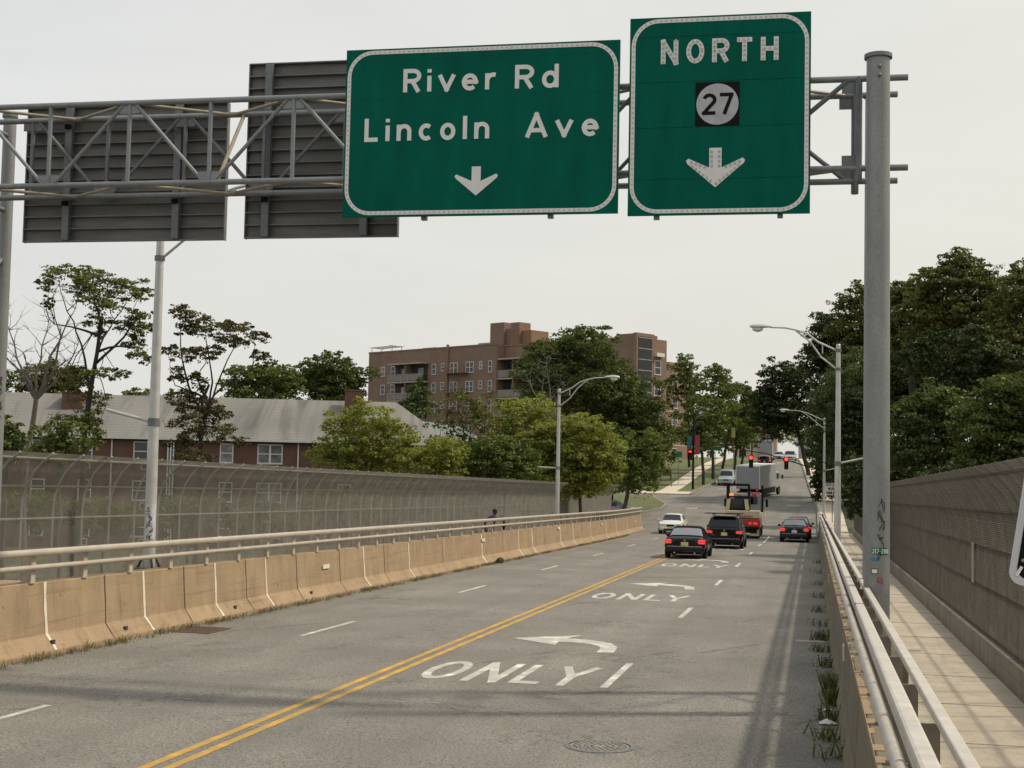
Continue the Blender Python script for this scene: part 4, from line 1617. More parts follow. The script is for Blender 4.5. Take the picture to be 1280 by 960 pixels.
def car(label, cat, kind, X, Y, yaw, paint, L, Wd, Hh, group=None, roofmat=None, brake=True, front=False, name='car', rack=False, plate=m_plate):
    t = empty(name, (0, 0, 0), label, cat, group)
    hw = Wd / 2
    if kind == 'sedan':
        belt, dk = Hh * .64, Hh * .665
        S = [(0, .38, hw * .86, belt * .86, hw * .78, dk * .90), (.10, .26, hw * .97, belt * .97, hw * .86, dk), (.75, .22, hw, belt, hw * .88, dk + .02),
             (1.42, .20, hw, belt + .01, hw * .70, Hh - .03), (2.2, .20, hw, belt, hw * .70, Hh), (2.75, .20, hw, belt - .01, hw * .70, Hh - .05),
             (3.45, .20, hw, belt - .04, hw * .84, dk - .02), (L - .25, .22, hw * .96, belt * .90, hw * .82, belt * .93), (L, .36, hw * .80, belt * .72, hw * .70, belt * .76)]
        rear, roof0, roof1, hood = (2, 3), 3, 5, 6
    else:  # suv / hatch
        belt, dk = Hh * .60, Hh * .62
        S = [(0, .42, hw * .90, belt * .92, hw * .84, belt * .97), (.08, .32, hw * .98, belt, hw * .86, belt + .03), (.42, .26, hw, belt + .01, hw * .74, Hh - .07),
             (.8, .25, hw, belt + .01, hw * .75, Hh - .01), (2.0, .25, hw, belt, hw * .76, Hh), (2.95, .25, hw, belt - .02, hw * .74, Hh - .06),
             (3.65, .25, hw, belt - .05, hw * .86, belt + .02), (L - .22, .28, hw * .95, belt * .88, hw * .82, belt * .91), (L, .40, hw * .80, belt * .70, hw * .70, belt * .74)]
        rear, roof0, roof1, hood = (1, 2), 2, 5, 6
    S = [(s[0] - L / 2,) + s[1:] for s in S]
    mb, rings = loft(S)
    body = mb.build('body', paint, t, smooth=True, world=False)
    N = len(rings[0])   # 16
    if roofmat:
        for i in range(rear[0], hood):
            a, b = rings[i], rings[i + 1]
            ks = [4, 5, 6, 7, 8, 9, 10, 11, 12]
            vs = [Vector(a[k]) + Vector((0, 0, .006)) + Vector((math.copysign(.004, a[k][0]), 0, 0)) for k in ks] + [Vector(b[k]) + Vector((0, 0, .006)) + Vector((math.copysign(.004, b[k][0]), 0, 0)) for k in ks]
            if i in (3, 4) or i == 2:
                m = len(ks)
                MB().add(vs, [(q, m + q, m + q + 1, q + 1) for q in range(m - 1)]).build('soft_top', roofmat, t, smooth=True, world=False)
    # glass
    gl = m_glass
    patch(rings, rear[0], rear[1], 5, 11, .10, .012, 'rear_window', m_glasslt if kind == 'sedan' else gl, t, .14 if kind == 'sedan' else .10, .86)
    patch(rings, roof1, hood, 5, 11, .08, .012, 'windshield', gl, t)
    for k in (4, 11):
        for i in range(roof0, roof1):
            patch(rings, i, i + 1, k, k + 1, .06, .010, 'side_window', gl, t)
    # wheels
    r = .33 if kind == 'sedan' else .36
    for x in (-1, 1):
        for y in (-L * .30, L * .31):
            wheel(t, x * (hw - .10), y, r, .22)
            a = [(x * (hw + .004 - .012), y + (r + .07) * math.cos(R_(q)), r + (r + .07) * math.sin(R_(q))) for q in range(-20, 201, 20)]
            MB().prism(a, (x * .014, 0, 0)).build('wheel_arch', m_trim, t, world=False)
    yr = -L / 2
    zl = belt * .84
    if not front:
        for x in (-1, 1):
            c = (x * hw * .80, yr + .05, zl)
            lamp_ = rbox(t, 'tail_lamp', c, (hw * .36, .14, .20 if kind == 'sedan' else .17), m_tail if brake else m_taild, .05)
            rbox(lamp_, 'lamp_strip', (x * hw * .80, yr - .022, zl - .05), (hw * .22, .012, .035), m_chrome, .004)
        rbox(t, 'rear_bumper', (0, yr + .05, .42), (Wd * .93, .26, .24), paint, .06)
        rbox(t, 'lower_valance', (0, yr + .10, .27), (Wd * .82, .2, .12), m_trim, .03)
        pl = rbox(t, 'licence_plate', (0, yr - .025 if kind == 'sedan' else yr - .012, zl - .10), (.33, .03, .17), plate, .008)
        rbox(pl, 'plate_frame', (0, yr - .012 if kind == 'sedan' else yr + .0, zl - .10), (.37, .03, .20), m_trim, .008)
        rbox(t, 'chrome_strip', (0, yr - .085, .56), (Wd * .84, .012, .02), m_chrome, .003)
        for x in (-.45, .45):
            MB().tube((x, yr - .03, .27), (x, yr + .15, .27), .035, n=10).build('exhaust_pipe', m_chrome, t, world=False)
        rbox(t, 'brake_lamp', (0, S[rear[1]][0] - (.12 if kind == 'sedan' else .06), Hh - (.10 if kind == 'sedan' else .035)), (.30, .05, .035), m_tail if brake else m_taild, .006)
    else:
        for x in (-1, 1):
            rbox(t, 'tail_lamp', (x * hw * .80, yr + .05, zl), (hw * .3, .14, .16), m_taild, .03)
    yf = L / 2
    for x in (-1, 1):
        hl = rbox(t, 'headlight', (x * hw * .66, yf - .12, belt * .74), (hw * .38, .24, .15), m_lens, .05)
    rbox(t, 'grille', (0, yf - .01, belt * .66), (hw * .6, .05, .14), m_trim, .015)
    rbox(t, 'front_bumper', (0, yf - .05, .40), (Wd * .86, .26, .22), paint, .06)
    rbox(t, 'front_intake', (0, yf + .078, .34), (Wd * .5, .02, .09), m_trim, .01)
    fp = rbox(t, 'front_plate', (0, yf + .085, .47), (.33, .02, .15), plate, .006)
    for x in (-1, 1):
        rbox(t, 'wing_mirror', (x * (hw + .10), .72 if kind == 'sedan' else .95, belt + .06), (.20, .10, .14), paint, .04)
        MB().box((x * (hw * .985), 0.05, (belt + .2) / 2), (.012, .02, belt * .7)).build('door_seam', m_trim, t, world=False)
        MB().box((x * (hw * .99), -.25, belt - .10), (.03, .16, .03)).build('door_handle', paint, t, bevel=.006, world=False)
    if rack:
        rk = MB()
        for x in (-1, 1):
            rk.tube((x * hw * .66, S[2][0] + .1, Hh + .06), (x * hw * .66, S[5][0], Hh + .03), .02, n=6)
        for y in (S[2][0] + .35, 0.2):
            rk.box((-.12, y, Hh + .10), (Wd * 1.02, .09, .03))
            for x in (-1, 1):
                rk.box((x * hw * .66, y, Hh + .06), (.05, .08, .08))
        rk.build('roof_rack', m_trim, t, world=False)
        rbox(t, 'rear_wiper', (.1, S[1][0] + .03, belt + .10), (.45, .02, .02), m_trim, .004)
        rbox(t, 'spoiler', (0, S[2][0] - .08, Hh - .035), (Wd * .66, .30, .04), paint, .015)
        bd = MB().disc((0, yr - .015, zl + .09), (0, -1, 0), .055, 14).build('badge', m_chrome, t, world=False)
    else:
        if not front:
            MB().disc((0, yr - .002 , zl + .06), (0, -1, 0), .035, 12).build('badge', m_chrome, t, world=False)
    place(t, X, Y, yaw)
    return t


car('black sedan with a soft top and red tail lights waiting closest in the left lane', 'car', 'sedan', -5.58, 64.3, 0, m_blackcar, 4.55, 1.86, 1.42, 'cars queueing uphill', roofmat=m_cloth)
car('black people carrier with a roof rack waiting behind the red tow truck', 'car', 'suv', -4.64, 77.4, 0, m_blackcar, 4.9, 1.98, 1.78, 'cars queueing uphill', rack=True)
car('dark saloon with a pale rear window waiting last in the right lane', 'car', 'sedan', -1.12, 90.9, 0, m_darkcar, 4.4, 1.80, 1.46, 'cars queueing uphill', plate=m_platew)
car('dark saloon stopped just ahead of another dark saloon in the right lane', 'car', 'sedan', -.98, 97.2, 0, m_darkcar, 4.4, 1.78, 1.46, 'cars queueing uphill')
car('small white car coming downhill beside the left barrier end', 'car', 'sedan', -9.75, 99.2, PI, m_whitecar, 4.4, 1.72, 1.42, front=True)
car('silver off-roader parked nose-on along the left kerb', 'car', 'suv', -9.75, 161.8, PI, m_silver, 4.6, 1.86, 1.72, front=True)
car('pale silver car parked on the apron behind the end of the left barrier', 'car', 'sedan', -16.7, 116.5, -PI / 2 + .12, m_silver, 4.5, 1.8, 1.42, front=True)
car('dark car with lit tail lights far up the hill', 'car', 'suv', -6.95, 207.5, 0, m_darkcar, 4.4, 1.8, 1.5)
car('silver saloon far up the hill at the right', 'car', 'suv', -3.72, 233, PI, m_silver, 4.5, 2.0, 1.75, 'silver cars at the top of the hill', front=True)
car('pale grey car far up the hill beside the silver one', 'car', 'sedan', -5.75, 241, PI, m_silver, 4.5, 1.9, 1.5, 'silver cars at the top of the hill', front=True)


def box_truck():
    t = empty('box_truck', (0, 0, 0), 'grey white box truck angled across the lanes in front of the tow truck', 'truck')
    Lb, Wb, zb, zt = 6.3, 2.45, .92, 3.25
    b = rbox(t, 'cargo_box', (0, -1.2, (zb + zt) / 2), (Wb, Lb, zt - zb), m_boxw, .03)
    rbox(b, 'roof_panel', (0, -1.2, zt + .012), (Wb - .06, Lb - .06, .03), m_boxr, .01)
    yr = -1.2 - Lb / 2
    rbox(b, 'rear_door', (0, yr - .012, (zb + zt) / 2 - .02), (Wb - .18, .03, zt - zb - .2), m_boxw, .01)
    for x in (-1, 1):
        rbox(b, 'corner_post', (x * (Wb / 2 - .03), yr - .01, (zb + zt) / 2), (.08, .06, zt - zb + .02), m_boxr, .01)
        rbox(t, 'tail_lamp', (x * .95, yr - .03, zb - .10), (.2, .06, .1), m_tail, .02)
    rbox(b, 'header', (0, yr - .014, zt - .05), (Wb, .05, .12), m_boxr, .01)
    rbox(t, 'chassis', (0, .2, .70), (.9, 8.4, .30), m_trim, .03)
    rbox(t, 'side_skirt', (0, -.6, .62), (2.3, 5.2, .56), m_trim, .03)
    rbox(t, 'bumper', (0, yr - .02, .6), (2.2, .14, .16), m_trim, .02)
    rbox(t, 'cab', (0, 3.0, 1.55), (2.15, 1.7, 1.75), m_boxw, .14)
    rbox(t, 'hood', (0, 4.1, 1.10), (1.9, 1.0, .85), m_boxw, .12)
    rbox(t, 'windshield', (0, 3.875, 1.95), (1.8, .03, .65), m_glass, .02)
    for x in (-1, 1):
        rbox(t, 'side_window', (x * 1.085, 3.15, 1.95), (.02, .9, .6), m_glass, .01)
        mr = MB(); mr.box((x * 1.42, 3.75, 1.85), (.16, .08, .42)); mr.tube((x * 1.05, 3.7, 2.0), (x * 1.42, 3.75, 1.95), .02, n=6)
        mr.build('mirror', m_trim, t, world=False)
        wheel(t, x * .98, 3.75, .46, .28)
        wheel(t, x * .92, -2.6, .46, .5)
        rbox(t, 'mud_flap', (x * .92, -3.2, .5), (.55, .03, .6), m_rub, .01)
    place(t, -5.35, 143.6, -R_(13))
    return t


box_truck()


def tow_truck():
    t = empty('tow_truck', (0, 0, 0), 'red tow truck with a black frame and cream deck ahead of the black people carrier', 'truck')
    rbox(t, 'chassis', (0, .6, .75), (1.1, 7.6, .35), m_redpaint, .03)
    bd = rbox(t, 'rear_body', (0, -1.6, .98), (2.36, 3.4, .62), m_redpaint, .06)
    rbox(t, 'under_frame', (0, -.4, .55), (2.0, 6.0, .35), m_trim, .03)
    for x in (-1, 1):
        rbox(bd, 'tail_lamp', (x * .90 - .0, -3.33, 1.0), (.28, .06, .16), m_tail, .02)
        rbox(bd, 'tail_lamp', (x * .55, -3.33, 1.0), (.2, .06, .16), m_tail, .02)
        rbox(t, 'mud_flap', (x * .85, -3.30, .48), (.62, .04, .62), m_cream, .01)
    rbox(t, 'rear_bumper', (0, -3.42, .72), (2.3, .2, .16), m_trim, .03)
    dk = rbox(t, 'deck', (0, -1.6, 1.58), (2.2, 3.2, .50), m_cream, .05)
    lt = MB()
    for k in range(8):
        lt.box((-.2 + k * .125, -3.205, 1.45), (.075, .012, .13))
    lt.build('lettering', m_redpaint, dk, world=False)
    # tan machine with dark rear window and black roll-over frame
    mch = rbox(t, 'machine_body', (-.35, -1.4, 2.20), (1.62, 1.6, .80), m_trim, .06)
    for x in (-1.02, .32):
        MB().prism([(x - .13, -2.22, 1.86), (x + .13, -2.22, 1.86), (x + .13 + (-.10 if x > 0 else .10), -2.22, 2.60), (x - .13 + (-.10 if x > 0 else .10), -2.22, 2.60)], (0, -.03, 0)).build('machine_panel', m_cream, mch, world=False)
    MB().prism([(-.82, -2.215, 1.95), (.10, -2.215, 1.95), (-.02, -2.215, 2.62), (-.72, -2.215, 2.62)], (0, -.02, 0)).build('machine_window', m_glass, mch, world=False)
    fr = MB()
    for x in (-1.0, .38):
        fr.box((x, -1.95, 2.98), (.11, .12, 1.2))
        fr.box((x, -.7, 2.98), (.10, .12, 1.2))
        fr.box((x, -1.3, 3.53), (.10, 1.35, .10))
    fr.box((-.31, -1.95, 3.56), (1.49, .14, .15)); fr.box((-.31, -.7, 3.54), (1.45, .12, .12))
    fr.box((-.31, -1.95, 2.75), (1.4, .10, .10))
    fr.build('roll_frame', m_trim, t, bevel=.02, world=False)
    for x, m in ((-.78, m_orange), (-.25, M('amber_lamp', (.5, .22, .03), .4)), (.75, m_taild)):
        rbox(t, 'marker_light', (x, -1.90, 2.88), (.28, .12, .15), m, .03)
    lb = rbox(t, 'light_bar', (.62, .2, 3.0), (.9, .3, .12), M('light_bar_lens', (.45, .12, .10), .3), .03)
    rbox(t, 'cab', (.05, 1.9, 2.05), (2.2, 1.7, 1.9), m_boxw, .12)
    rbox(t, 'cab_window', (.05, 1.03, 2.5), (1.6, .03, .55), m_glass, .02)
    rbox(t, 'hood', (.05, 3.4, 1.6), (1.8, 1.5, 1.0), m_redpaint, .12)
    for x in (-1, 1):
        MB().tube((x * 1.20, .80, 1.0), (x * 1.20, .80, 3.55), .075, n=12).build('exhaust_stack', m_trim, t, smooth=True, world=False)
        rbox(t, 'side_box', (x * 1.08, .95, 1.25), (.36, 1.5, .85), m_boxr, .04)
        mr = MB(); mr.box((x * 1.45, 2.5, 2.3), (.16, .09, .55)); mr.tube((x * 1.0, 2.5, 2.55), (x * 1.45, 2.5, 2.5), .025, n=6); mr.build('mirror', m_trim, t, world=False)
        wheel(t, x * .98, 3.3, .50, .3); wheel(t, x * .90, -1.5, .50, .55); wheel(t, x * .90, -2.65, .50, .55)
    place(t, -4.62, 96.6, 0)
    return t


tow_truck()


def far_truck():
    t = empty('box_truck', (0, 0, 0), 'grey box truck far up the hill beyond the dark car', 'truck')
    rbox(t, 'cargo_box', (0, -.8, 2.3), (2.3, 4.2, 2.5), m_boxw, .04)
    rbox(t, 'cab', (0, 2.2, 1.6), (2.1, 1.6, 1.8), m_boxr, .1)
    rbox(t, 'chassis', (0, 0, .75), (1.6, 6, .35), m_trim, .03)
    for x in (-1, 1):
        wheel(t, x * .9, 1.9, .45, .3); wheel(t, x * .9, -2.0, .45, .5)
        rbox(t, 'tail_lamp', (x * .9, -2.93, 1.0), (.22, .06, .14), m_tail, .02)
    place(t, -7.35, 222, 0)


far_truck()


# ================================================================== SIGNALS, SIGNS
def signal_head(parent, c, lit='ball', face=(0, -1, 0)):
    """three-section head seen from the south; the red section is lit"""
    f = Vector(face).normalized()
    yaw = math.atan2(-f.x, f.y) + PI
    r = Matrix.Rotation(yaw, 3, 'Z')
    hd = MB().box(c, (.38, .26, 1.12), r).build('signal_head', m_black, parent, bevel=.03)
    for k in range(3):
        p = Vector(c) + Vector((0, 0, .36 - .36 * k)) + f * .135
        mb = MB()
        if k == 0 and lit == 'arrow':
            a = f.cross(Vector((0, 0, 1)))
            pts = [(-.16, 0), (-.02, .13), (-.02, .05), (.15, .05), (.15, -.05), (-.02, -.05), (-.02, -.13)]
            mb.add([p + a * u + Vector((0, 0, v)) + f * .012 for u, v in pts], [tuple(range(7))])
        else:
            mb.disc(p + f * .006, f, .15, 16)
        mb.build('lens', m_redlamp if k == 0 else m_dark, hd)
        vz = MB()
        n = 10
        vs, fs = [], []
        a = f.cross(Vector((0, 0, 1)))
        for q in range(n + 1):
            an = R_(-20 + 220 * q / n)
            d = a * math.cos(an) * .17 + Vector((0, 0, math.sin(an) * .17))
            vs += [p + d - f * .01, p + d + f * .20]
            if q: fs.append((2 * q - 2, 2 * q, 2 * q + 1, 2 * q - 1))
        vz.add(vs, fs).build('visor', m_black, hd)
    return hd


def mast():
    Y = 128.0
    base = Vector((2.1, Y, rz(2.1, Y)))
    t = empty('traffic_signal', base, 'dark mast arm reaching out from the right with two red signals', 'traffic light')
    MB().tube(base, base + Vector((0, 0, 6.2)), .12, .10, 14).build('mast_pole', m_trim, t, smooth=True)
    d = ray(983, 575); pa = CAMP + d * (Y / d.y)
    d = ray(939, 573); pb = CAMP + d * (Y / d.y)
    d = ray(1012, 584); p0 = CAMP + d * (Y / d.y)
    d = ray(958, 567); p2 = CAMP + d * (Y / d.y)
    d = ray(925, 562); p3 = CAMP + d * (Y / d.y)
    MB().path([(2.1, Y, p0.z - .35), p0, p2, p3], [.06, .055, .045, .04], 8).build('mast_arm', m_trim, t, smooth=True)
    for p, l in ((pa, 'ball'), (pb, 'ball')):
        q = Vector((p.x, Y - .25, p.z - .30))
        signal_head(t, q, l)
        MB().tube((p.x, Y, p.z + .25), (p.x, Y - .12, p.z - .1), .03, n=6).build('hanger', m_trim, t)
    return t


mast()


def left_signal():
    p = road_pt(867, 613)
    base = Vector((-12.72, 150.5, rz0(150.5) + .1))
    t = empty('signal_pole', base, 'dark pole at the left corner with a red left-arrow signal and two banners', 'traffic light')
    MB().tube(base, base + Vector((0, 0, 8.2)), .13, .10, 14).build('pole', m_trim, t, smooth=True)
    d = ray(863.5, 564.5); q = CAMP + d * (base.y / d.y)
    signal_head(t, Vector((q.x - .05, base.y - .1, q.z - .36)), 'arrow')
    MB().tube((base.x, base.y, q.z), (q.x, base.y - .1, q.z), .03, n=6).build('hanger', m_trim, t)
    d = ray(871.5, 544); a = CAMP + d * (base.y / d.y)
    d = ray(871.5, 568); b = CAMP + d * (base.y / d.y)
    zt, zb = a.z, b.z
    bx = base.x + .42
    MB().box((bx, base.y, (zt + zb) / 2), (.52, .02, zt - zb)).build('banner', m_red, t)
    for z in (zt, zb):
        MB().tube((base.x, base.y, z + .02), (bx + .28, base.y, z + .02), .02, n=6).build('banner_bar', m_trim, t)
    MB().box((base.x - .42, base.y, (zt + zb) / 2 + .15), (.50, .02, (zt - zb) * .75)).build('banner', m_teal, t)
    MB().box((bx - .05, base.y - .02, zb - .30), (.30, .02, .42)).build('small_sign', m_orange if False else m_ysign, t)
    return t


left_signal()


def post_sign(name, label, px, py, wpx, hpx, X=None, Y=None, mat=m_green2, pole_h=None, lines=None, tilt=0, group=None):
    d = ray(px, py)
    p = CAMP + d * (Y / d.y) if Y is not None else CAMP + d * (X / d.x)
    Z = (CM.transposed() @ (p - CAMP)).z * -1
    w, h = wpx * Z / F, hpx * Z / F
    gzb = max(gz(p.x, p.y), rz0(p.y) if p.y > 110 else rz0(p.y))
    base = Vector((p.x, p.y, gzb))
    t = empty(name, base, label, 'sign', group)
    MB().tube((p.x, p.y + .04, gzb), (p.x, p.y + .04, p.z + h / 2 + .05), .035, n=8).build('post', m_galvd, t)
    pn = MB().box(p, (w, .02, h), Matrix.Rotation(tilt, 3, 'Z')).build('panel', mat, t, bevel=.004)
    if lines:
        cs, sn = math.cos(tilt), math.sin(tilt)
        def mp(u, v, o):
            return (p.x + u * cs + sn * (.012 + o), p.y + u * sn - cs * (.012 + o), p.z + v)
        mb = MB()
        n = len(lines)
        for k, ln in enumerate(lines):
            lh = h / (n * 1.5)
            text(mb, ln, -w * .40 if len(ln) > 5 else -w * .28, h * (.5 - (k + .80) / n) - lh * .1 + h * .03, lh, mp, .2, .2, .002, w * (.80 if len(ln) > 5 else .56))
        mb.build('lettering', m_black if mat is m_refl else m_refl, t)
    return t


m_wsign = m_refl
post_sign('lane_sign', 'white sign reading LEFT LANE MUST TURN LEFT on the right pavement behind the lamp post', 1040.5, 611.5, 19, 15, X=1.55, mat=m_refl, lines=['LEFT LANE', 'MUST', 'TURN LEFT'])
post_sign('street_sign', 'green street name sign among the street trees on the left', 894, 560.5, 15, 5, Y=163, mat=m_green2, group='green street signs')
post_sign('street_sign', 'small green sign on the lawn left of the arrow signal', 848, 568, 9, 7, Y=158, mat=m_green2, group='green street signs')
post_sign('street_sign', 'green sign on the right kerb under dark branches', 1020.5, 598, 8, 10, Y=136, mat=m_green2, group='green street signs')
post_sign('warning_sign', 'tall narrow yellow sign on a post among the street trees', 916.8, 540.5, 4.5, 13, Y=181, mat=m_ysign)


def monument():
    p = W(832, 605, 92)
    z = gz(p.x, p.y) + .1
    base = Vector((p.x, p.y, z))
    t = empty('monument_sign', base, 'dark red-brown board sign on two legs standing on the lawn', 'sign')
    zc = W(832, 591, 92).z
    MB().box((p.x, p.y, zc), (1.25, .1, .75), Matrix.Rotation(.3, 3, 'Z')).build('board', m_brown, t, bevel=.02)
    for s in (-.6, .6):
        MB().box((p.x + s * math.cos(.3), p.y + s * math.sin(.3), (zc + z) / 2), (.1, .1, zc - z + .9)).build('leg', m_dark, t)
    p2 = W(841, 600, 88)
    for px, py, lab in ((839.5, 588, 'slim grey marker post on the lawn right of the brown board'), (816, 600, 'slim grey marker post on the lawn left of the brown board')):
        q = W(px, py, 86); gzb = gz(q.x, q.y) + .1
        e = empty('marker_post', (q.x, q.y, gzb), lab, 'post')
        MB().tube((q.x, q.y, gzb), (q.x, q.y, q.z + .2), .05, .04, 8).build('post', m_galvd, e)
        MB().box((q.x, q.y - .04, q.z + .05), (.16, .03, .22)).build('marker_plate', m_galv, e)


monument()


# near sign at the right edge of the view
def near_sign():
    Zs = 3.1
    c = W(1362, 651, Zs)
    n = (CAMP - c).normalized()
    n = Vector((n.x + .25, n.y, 0)).normalized()
    a = n.cross(Vector((0, 0, 1))).normalized() * -1     # to the right in view
    b = Vector((0, 0, 1))
    if a.dot(CM @ Vector((1, 0, 0))) < 0: a = -a
    th = R_(9)
    ar = a * math.cos(th) - b * math.sin(th); brr = b * math.cos(th) + a * math.sin(th)
    hw, hh, r = .275, .305, .055
    base = Vector((c.x + .02, c.y + .05, rz(c.x, c.y) + .2))
    t = empty('regulatory_sign', base, 'white sign with black border and rounded corners, leaning at the right edge of the view', 'sign')

    def rr(hw, hh, r):
        pts = []
        for cx, cy, a0 in ((hw - r, hh - r, 0), (-hw + r, hh - r, 90), (-hw + r, -hh + r, 180), (hw - r, -hh + r, 270)):
            pts += arc(cx, cy, r, r, a0, a0 + 90, 8)
        return pts

    def mp(u, v, o):
        return c + ar * u + brr * v + n * o
    poly = [mp(u, v, 0) for u, v in rr(hw, hh, r)]
    MB().prism(poly, -n * .004).build('panel', M('near_sign_white', (.50, .51, .54), .4, var=.04), t)
    mb = MB(); ribbon(mb, rr(hw - .042, hh - .042, r * .55), .028, mp, .002, closed=True)
    mb.build('border', m_black, t)
    mb = MB(); ribbon(mb, [(-hw + .045, -hh + .075), (-hw + .03, -hh + .035)], .012, mp, .004)
    mb.build('scratch', m_refl, t)
    pt = mp(0.06, 0, -.03)
    MB().tube((pt.x, pt.y, base.z), (pt.x, pt.y, c.z + .35), .03, n=10).build('post', m_galv, t, smooth=True)
    MB().ball(mp(-hw + .045, -hh + .10, .006), .008, 8, 6).build('bolt', m_galv, t)


near_sign()


# ================================================================== PERSON on the left pavement
def person():
    Xp = -13.9
    p = onX(613, 650, Xp)
    Yp = p.y
    z = rz(Xp, Yp) + .2
    t = empty('person', (Xp, Yp, z), 'person in a purple shirt and black trousers on the left pavement carrying a dark bag', 'person')
    fwd = Vector((.25, 1, 0)).normalized()          # walking uphill away, leaning right
    rt = Vector((fwd.y, -fwd.x, 0))

    def P(r, f, h):
        return Vector((Xp, Yp, z)) + rt * r + fwd * f + Vector((0, 0, h))
    V, E, Rr = [], [], []

    def v(p, r):
        V.append(p); Rr.append(r); return len(V) - 1

    def chain(i0, lst):
        i = i0
        for q, r in lst:
            j = v(q, r); E.append((i, j)); i = j
        return i
    pel = v(P(0, 0, .93), .15)
    ch = chain(pel, [(P(.02, .03, 1.12), .14), (P(.06, .06, 1.32), .165), (P(.10, .08, 1.47), .12)])
    nk = chain(ch, [(P(.13, .10, 1.55), .055), (P(.15, .13, 1.63), .095), (P(.155, .14, 1.73), .10), (P(.155, .135, 1.80), .07)])
    tips = []
    for s in (-1, 1):
        sh = chain(ch - 0, [(P(.08 + s * .19, .06, 1.44), .07), (P(.04 + s * .32, .0 + .12 * (s > 0), 1.20), .05),
                            (P(.06 + s * (.36 if s < 0 else .28), .10 + .22 * (s > 0), .98), .038), (P(.06 + s * (.36 if s < 0 else .26), .13 + .26 * (s > 0), .90), .032)])
        hnd = V[sh]
        for k in range(4):
            o = fwd * (.025 * (k - 1.5))
            chain(sh, [(hnd + o + Vector((0, 0, -.06)) , .011), (hnd + o * 1.1 + Vector((0, 0, -.105 + .008 * abs(k - 1.5))) - rt * s * .015, .009)])
        chain(sh, [(hnd + fwd * .045 - rt * s * .02 + Vector((0, 0, -.03)), .012), (hnd + fwd * .06 - rt * s * .03 + Vector((0, 0, -.065)), .009)])
        ank = chain(pel, [(P(s * .11, .02, .86), .105), (P(s * .12, .06 + s * .12, .48), .07), (P(s * .12, -.04 + s * .22, .10), .05), (P(s * .13, .10 + s * .22, .04), .045)])
    me = bpy.data.meshes.new('body')
    off = Vector((Xp, Yp, z))
    me.from_pydata([tuple(q - off) for q in V], E, [])
    o = bpy.data.objects.new('body', me); COL.objects.link(o); o.parent = t
    md = o.modifiers.new('skin', 'SKIN'); md.use_smooth_shade = True
    for i, sv in enumerate(me.skin_vertices[0].data):
        sv.radius = (Rr[i], Rr[i]); sv.use_root = (i == 0)
    o.modifiers.new('sub', 'SUBSURF').levels = 1
    o.modifiers['sub'].render_levels = 1
    # body surface split by height: trousers / shirt / skin through one material
    m, nt, out = new_mat('clothed_figure')
    tc = nd(nt, 'ShaderNodeTexCoord'); sp = nd(nt, 'ShaderNodeSeparateXYZ')
    nt.links.new(tc.outputs['Object'], sp.inputs[0])
    c = ramp(nt, sp.outputs[2], [(0, (.014, .013, .016)), (.5, (.035, .025, .14))])
    r = c.node.color_ramp
    r.interpolation = 'CONSTANT'
    mp_ = nd(nt, 'ShaderNodeMapRange'); mp_.inputs[1].default_value = 0; mp_.inputs[2].default_value = 2
    nt.links.new(sp.outputs[2], mp_.inputs[0]); nt.links.new(mp_.outputs[0], c.node.inputs[0])
    r.elements[1].position = .475
    e = r.elements.new(.772); e.color = (.075, .042, .028, 1)
    principled(nt, out, c, .85)
    me.materials.append(m)
    MB().ball(P(.15, .125, 1.765), (.108, .112, .095), 14, 10).build('hair', m_hair, t, smooth=True)
    f0 = P(.155, .14, 1.69)
    mb = MB(); mb.ball(f0 + fwd * .10 + Vector((0, 0, -.01)), (.016, .03, .022), 8, 6)
    for s in (-1, 1):
        mb.ball(f0 + rt * s * .10, (.016, .03, .035), 8, 6)
    mb.build('face_features', m_skin, t, smooth=True)
    mb = MB()
    for s in (-1, 1):
        mb.ball(f0 + fwd * .094 + rt * s * .036 + Vector((0, 0, .025)), .012, 8, 6)
    mb.build('eyes', m_refl, t, smooth=True)
    # the bag held in front
    q = P(.34, .42, 1.22)
    b = empty('bag', q - Vector((0, 0, .45)), 'dark rounded bag held in front of the person in purple', 'bag')
    mb = MB().ball(q - Vector((0, 0, .05)), (.20, .17, .30), 14, 10)
    mb.build('bag_body', m_trou, b, smooth=True)
    mb = MB().path([q + rt * -.08 + Vector((0, 0, .2)), q + rt * -.06 + Vector((0, 0, .32)), q + rt * .06 + Vector((0, 0, .32)), q + rt * .08 + Vector((0, 0, .2))], .015, 6)
    mb.build('handle', m_trou, b)


person()
# ================================================================== BUILDINGS
def hframe(x0, Z0, x1, Z1, yref=530):
    """horizontal frame from two photo columns at given distances: origin, along, inward"""
    a = W(x0, yref, Z0); b = W(x1, yref, Z1)
    a.z = b.z = 0
    u = (b - a); L = u.length; u.normalize()
    n = Vector((-u.y, u.x, 0))           # away from the camera
    if n.dot(a) < 0: n = -n
    return a, u, n, L


def col_s(o, u, n, px, py=530, off=0.0):
    """distance along the facade seen at photo column px"""
    d = ray(px, py); oo = o + n * off
    t = (oo - CAMP).dot(n) / d.dot(n)
    q = CAMP + d * t
    return (q - o).dot(u), q.z


class Bld:
    """helper: shapes in a facade frame (s along, t inward, z up)"""
    def __init__(s, o, u, n):
        s.o, s.u, s.n = o, u, n
        s.rot = Matrix((u, n, Vector((0, 0, 1)))).transposed()

    def p(s, a, t, z):
        return s.o + s.u * a + s.n * t + Vector((0, 0, z))

    def box(s, mb, a0, a1, t0, t1, z0, z1):
        mb.box(s.p((a0 + a1) / 2, (t0 + t1) / 2, (z0 + z1) / 2), (abs(a1 - a0), abs(t1 - t0), abs(z1 - z0)), s.rot)
        return mb


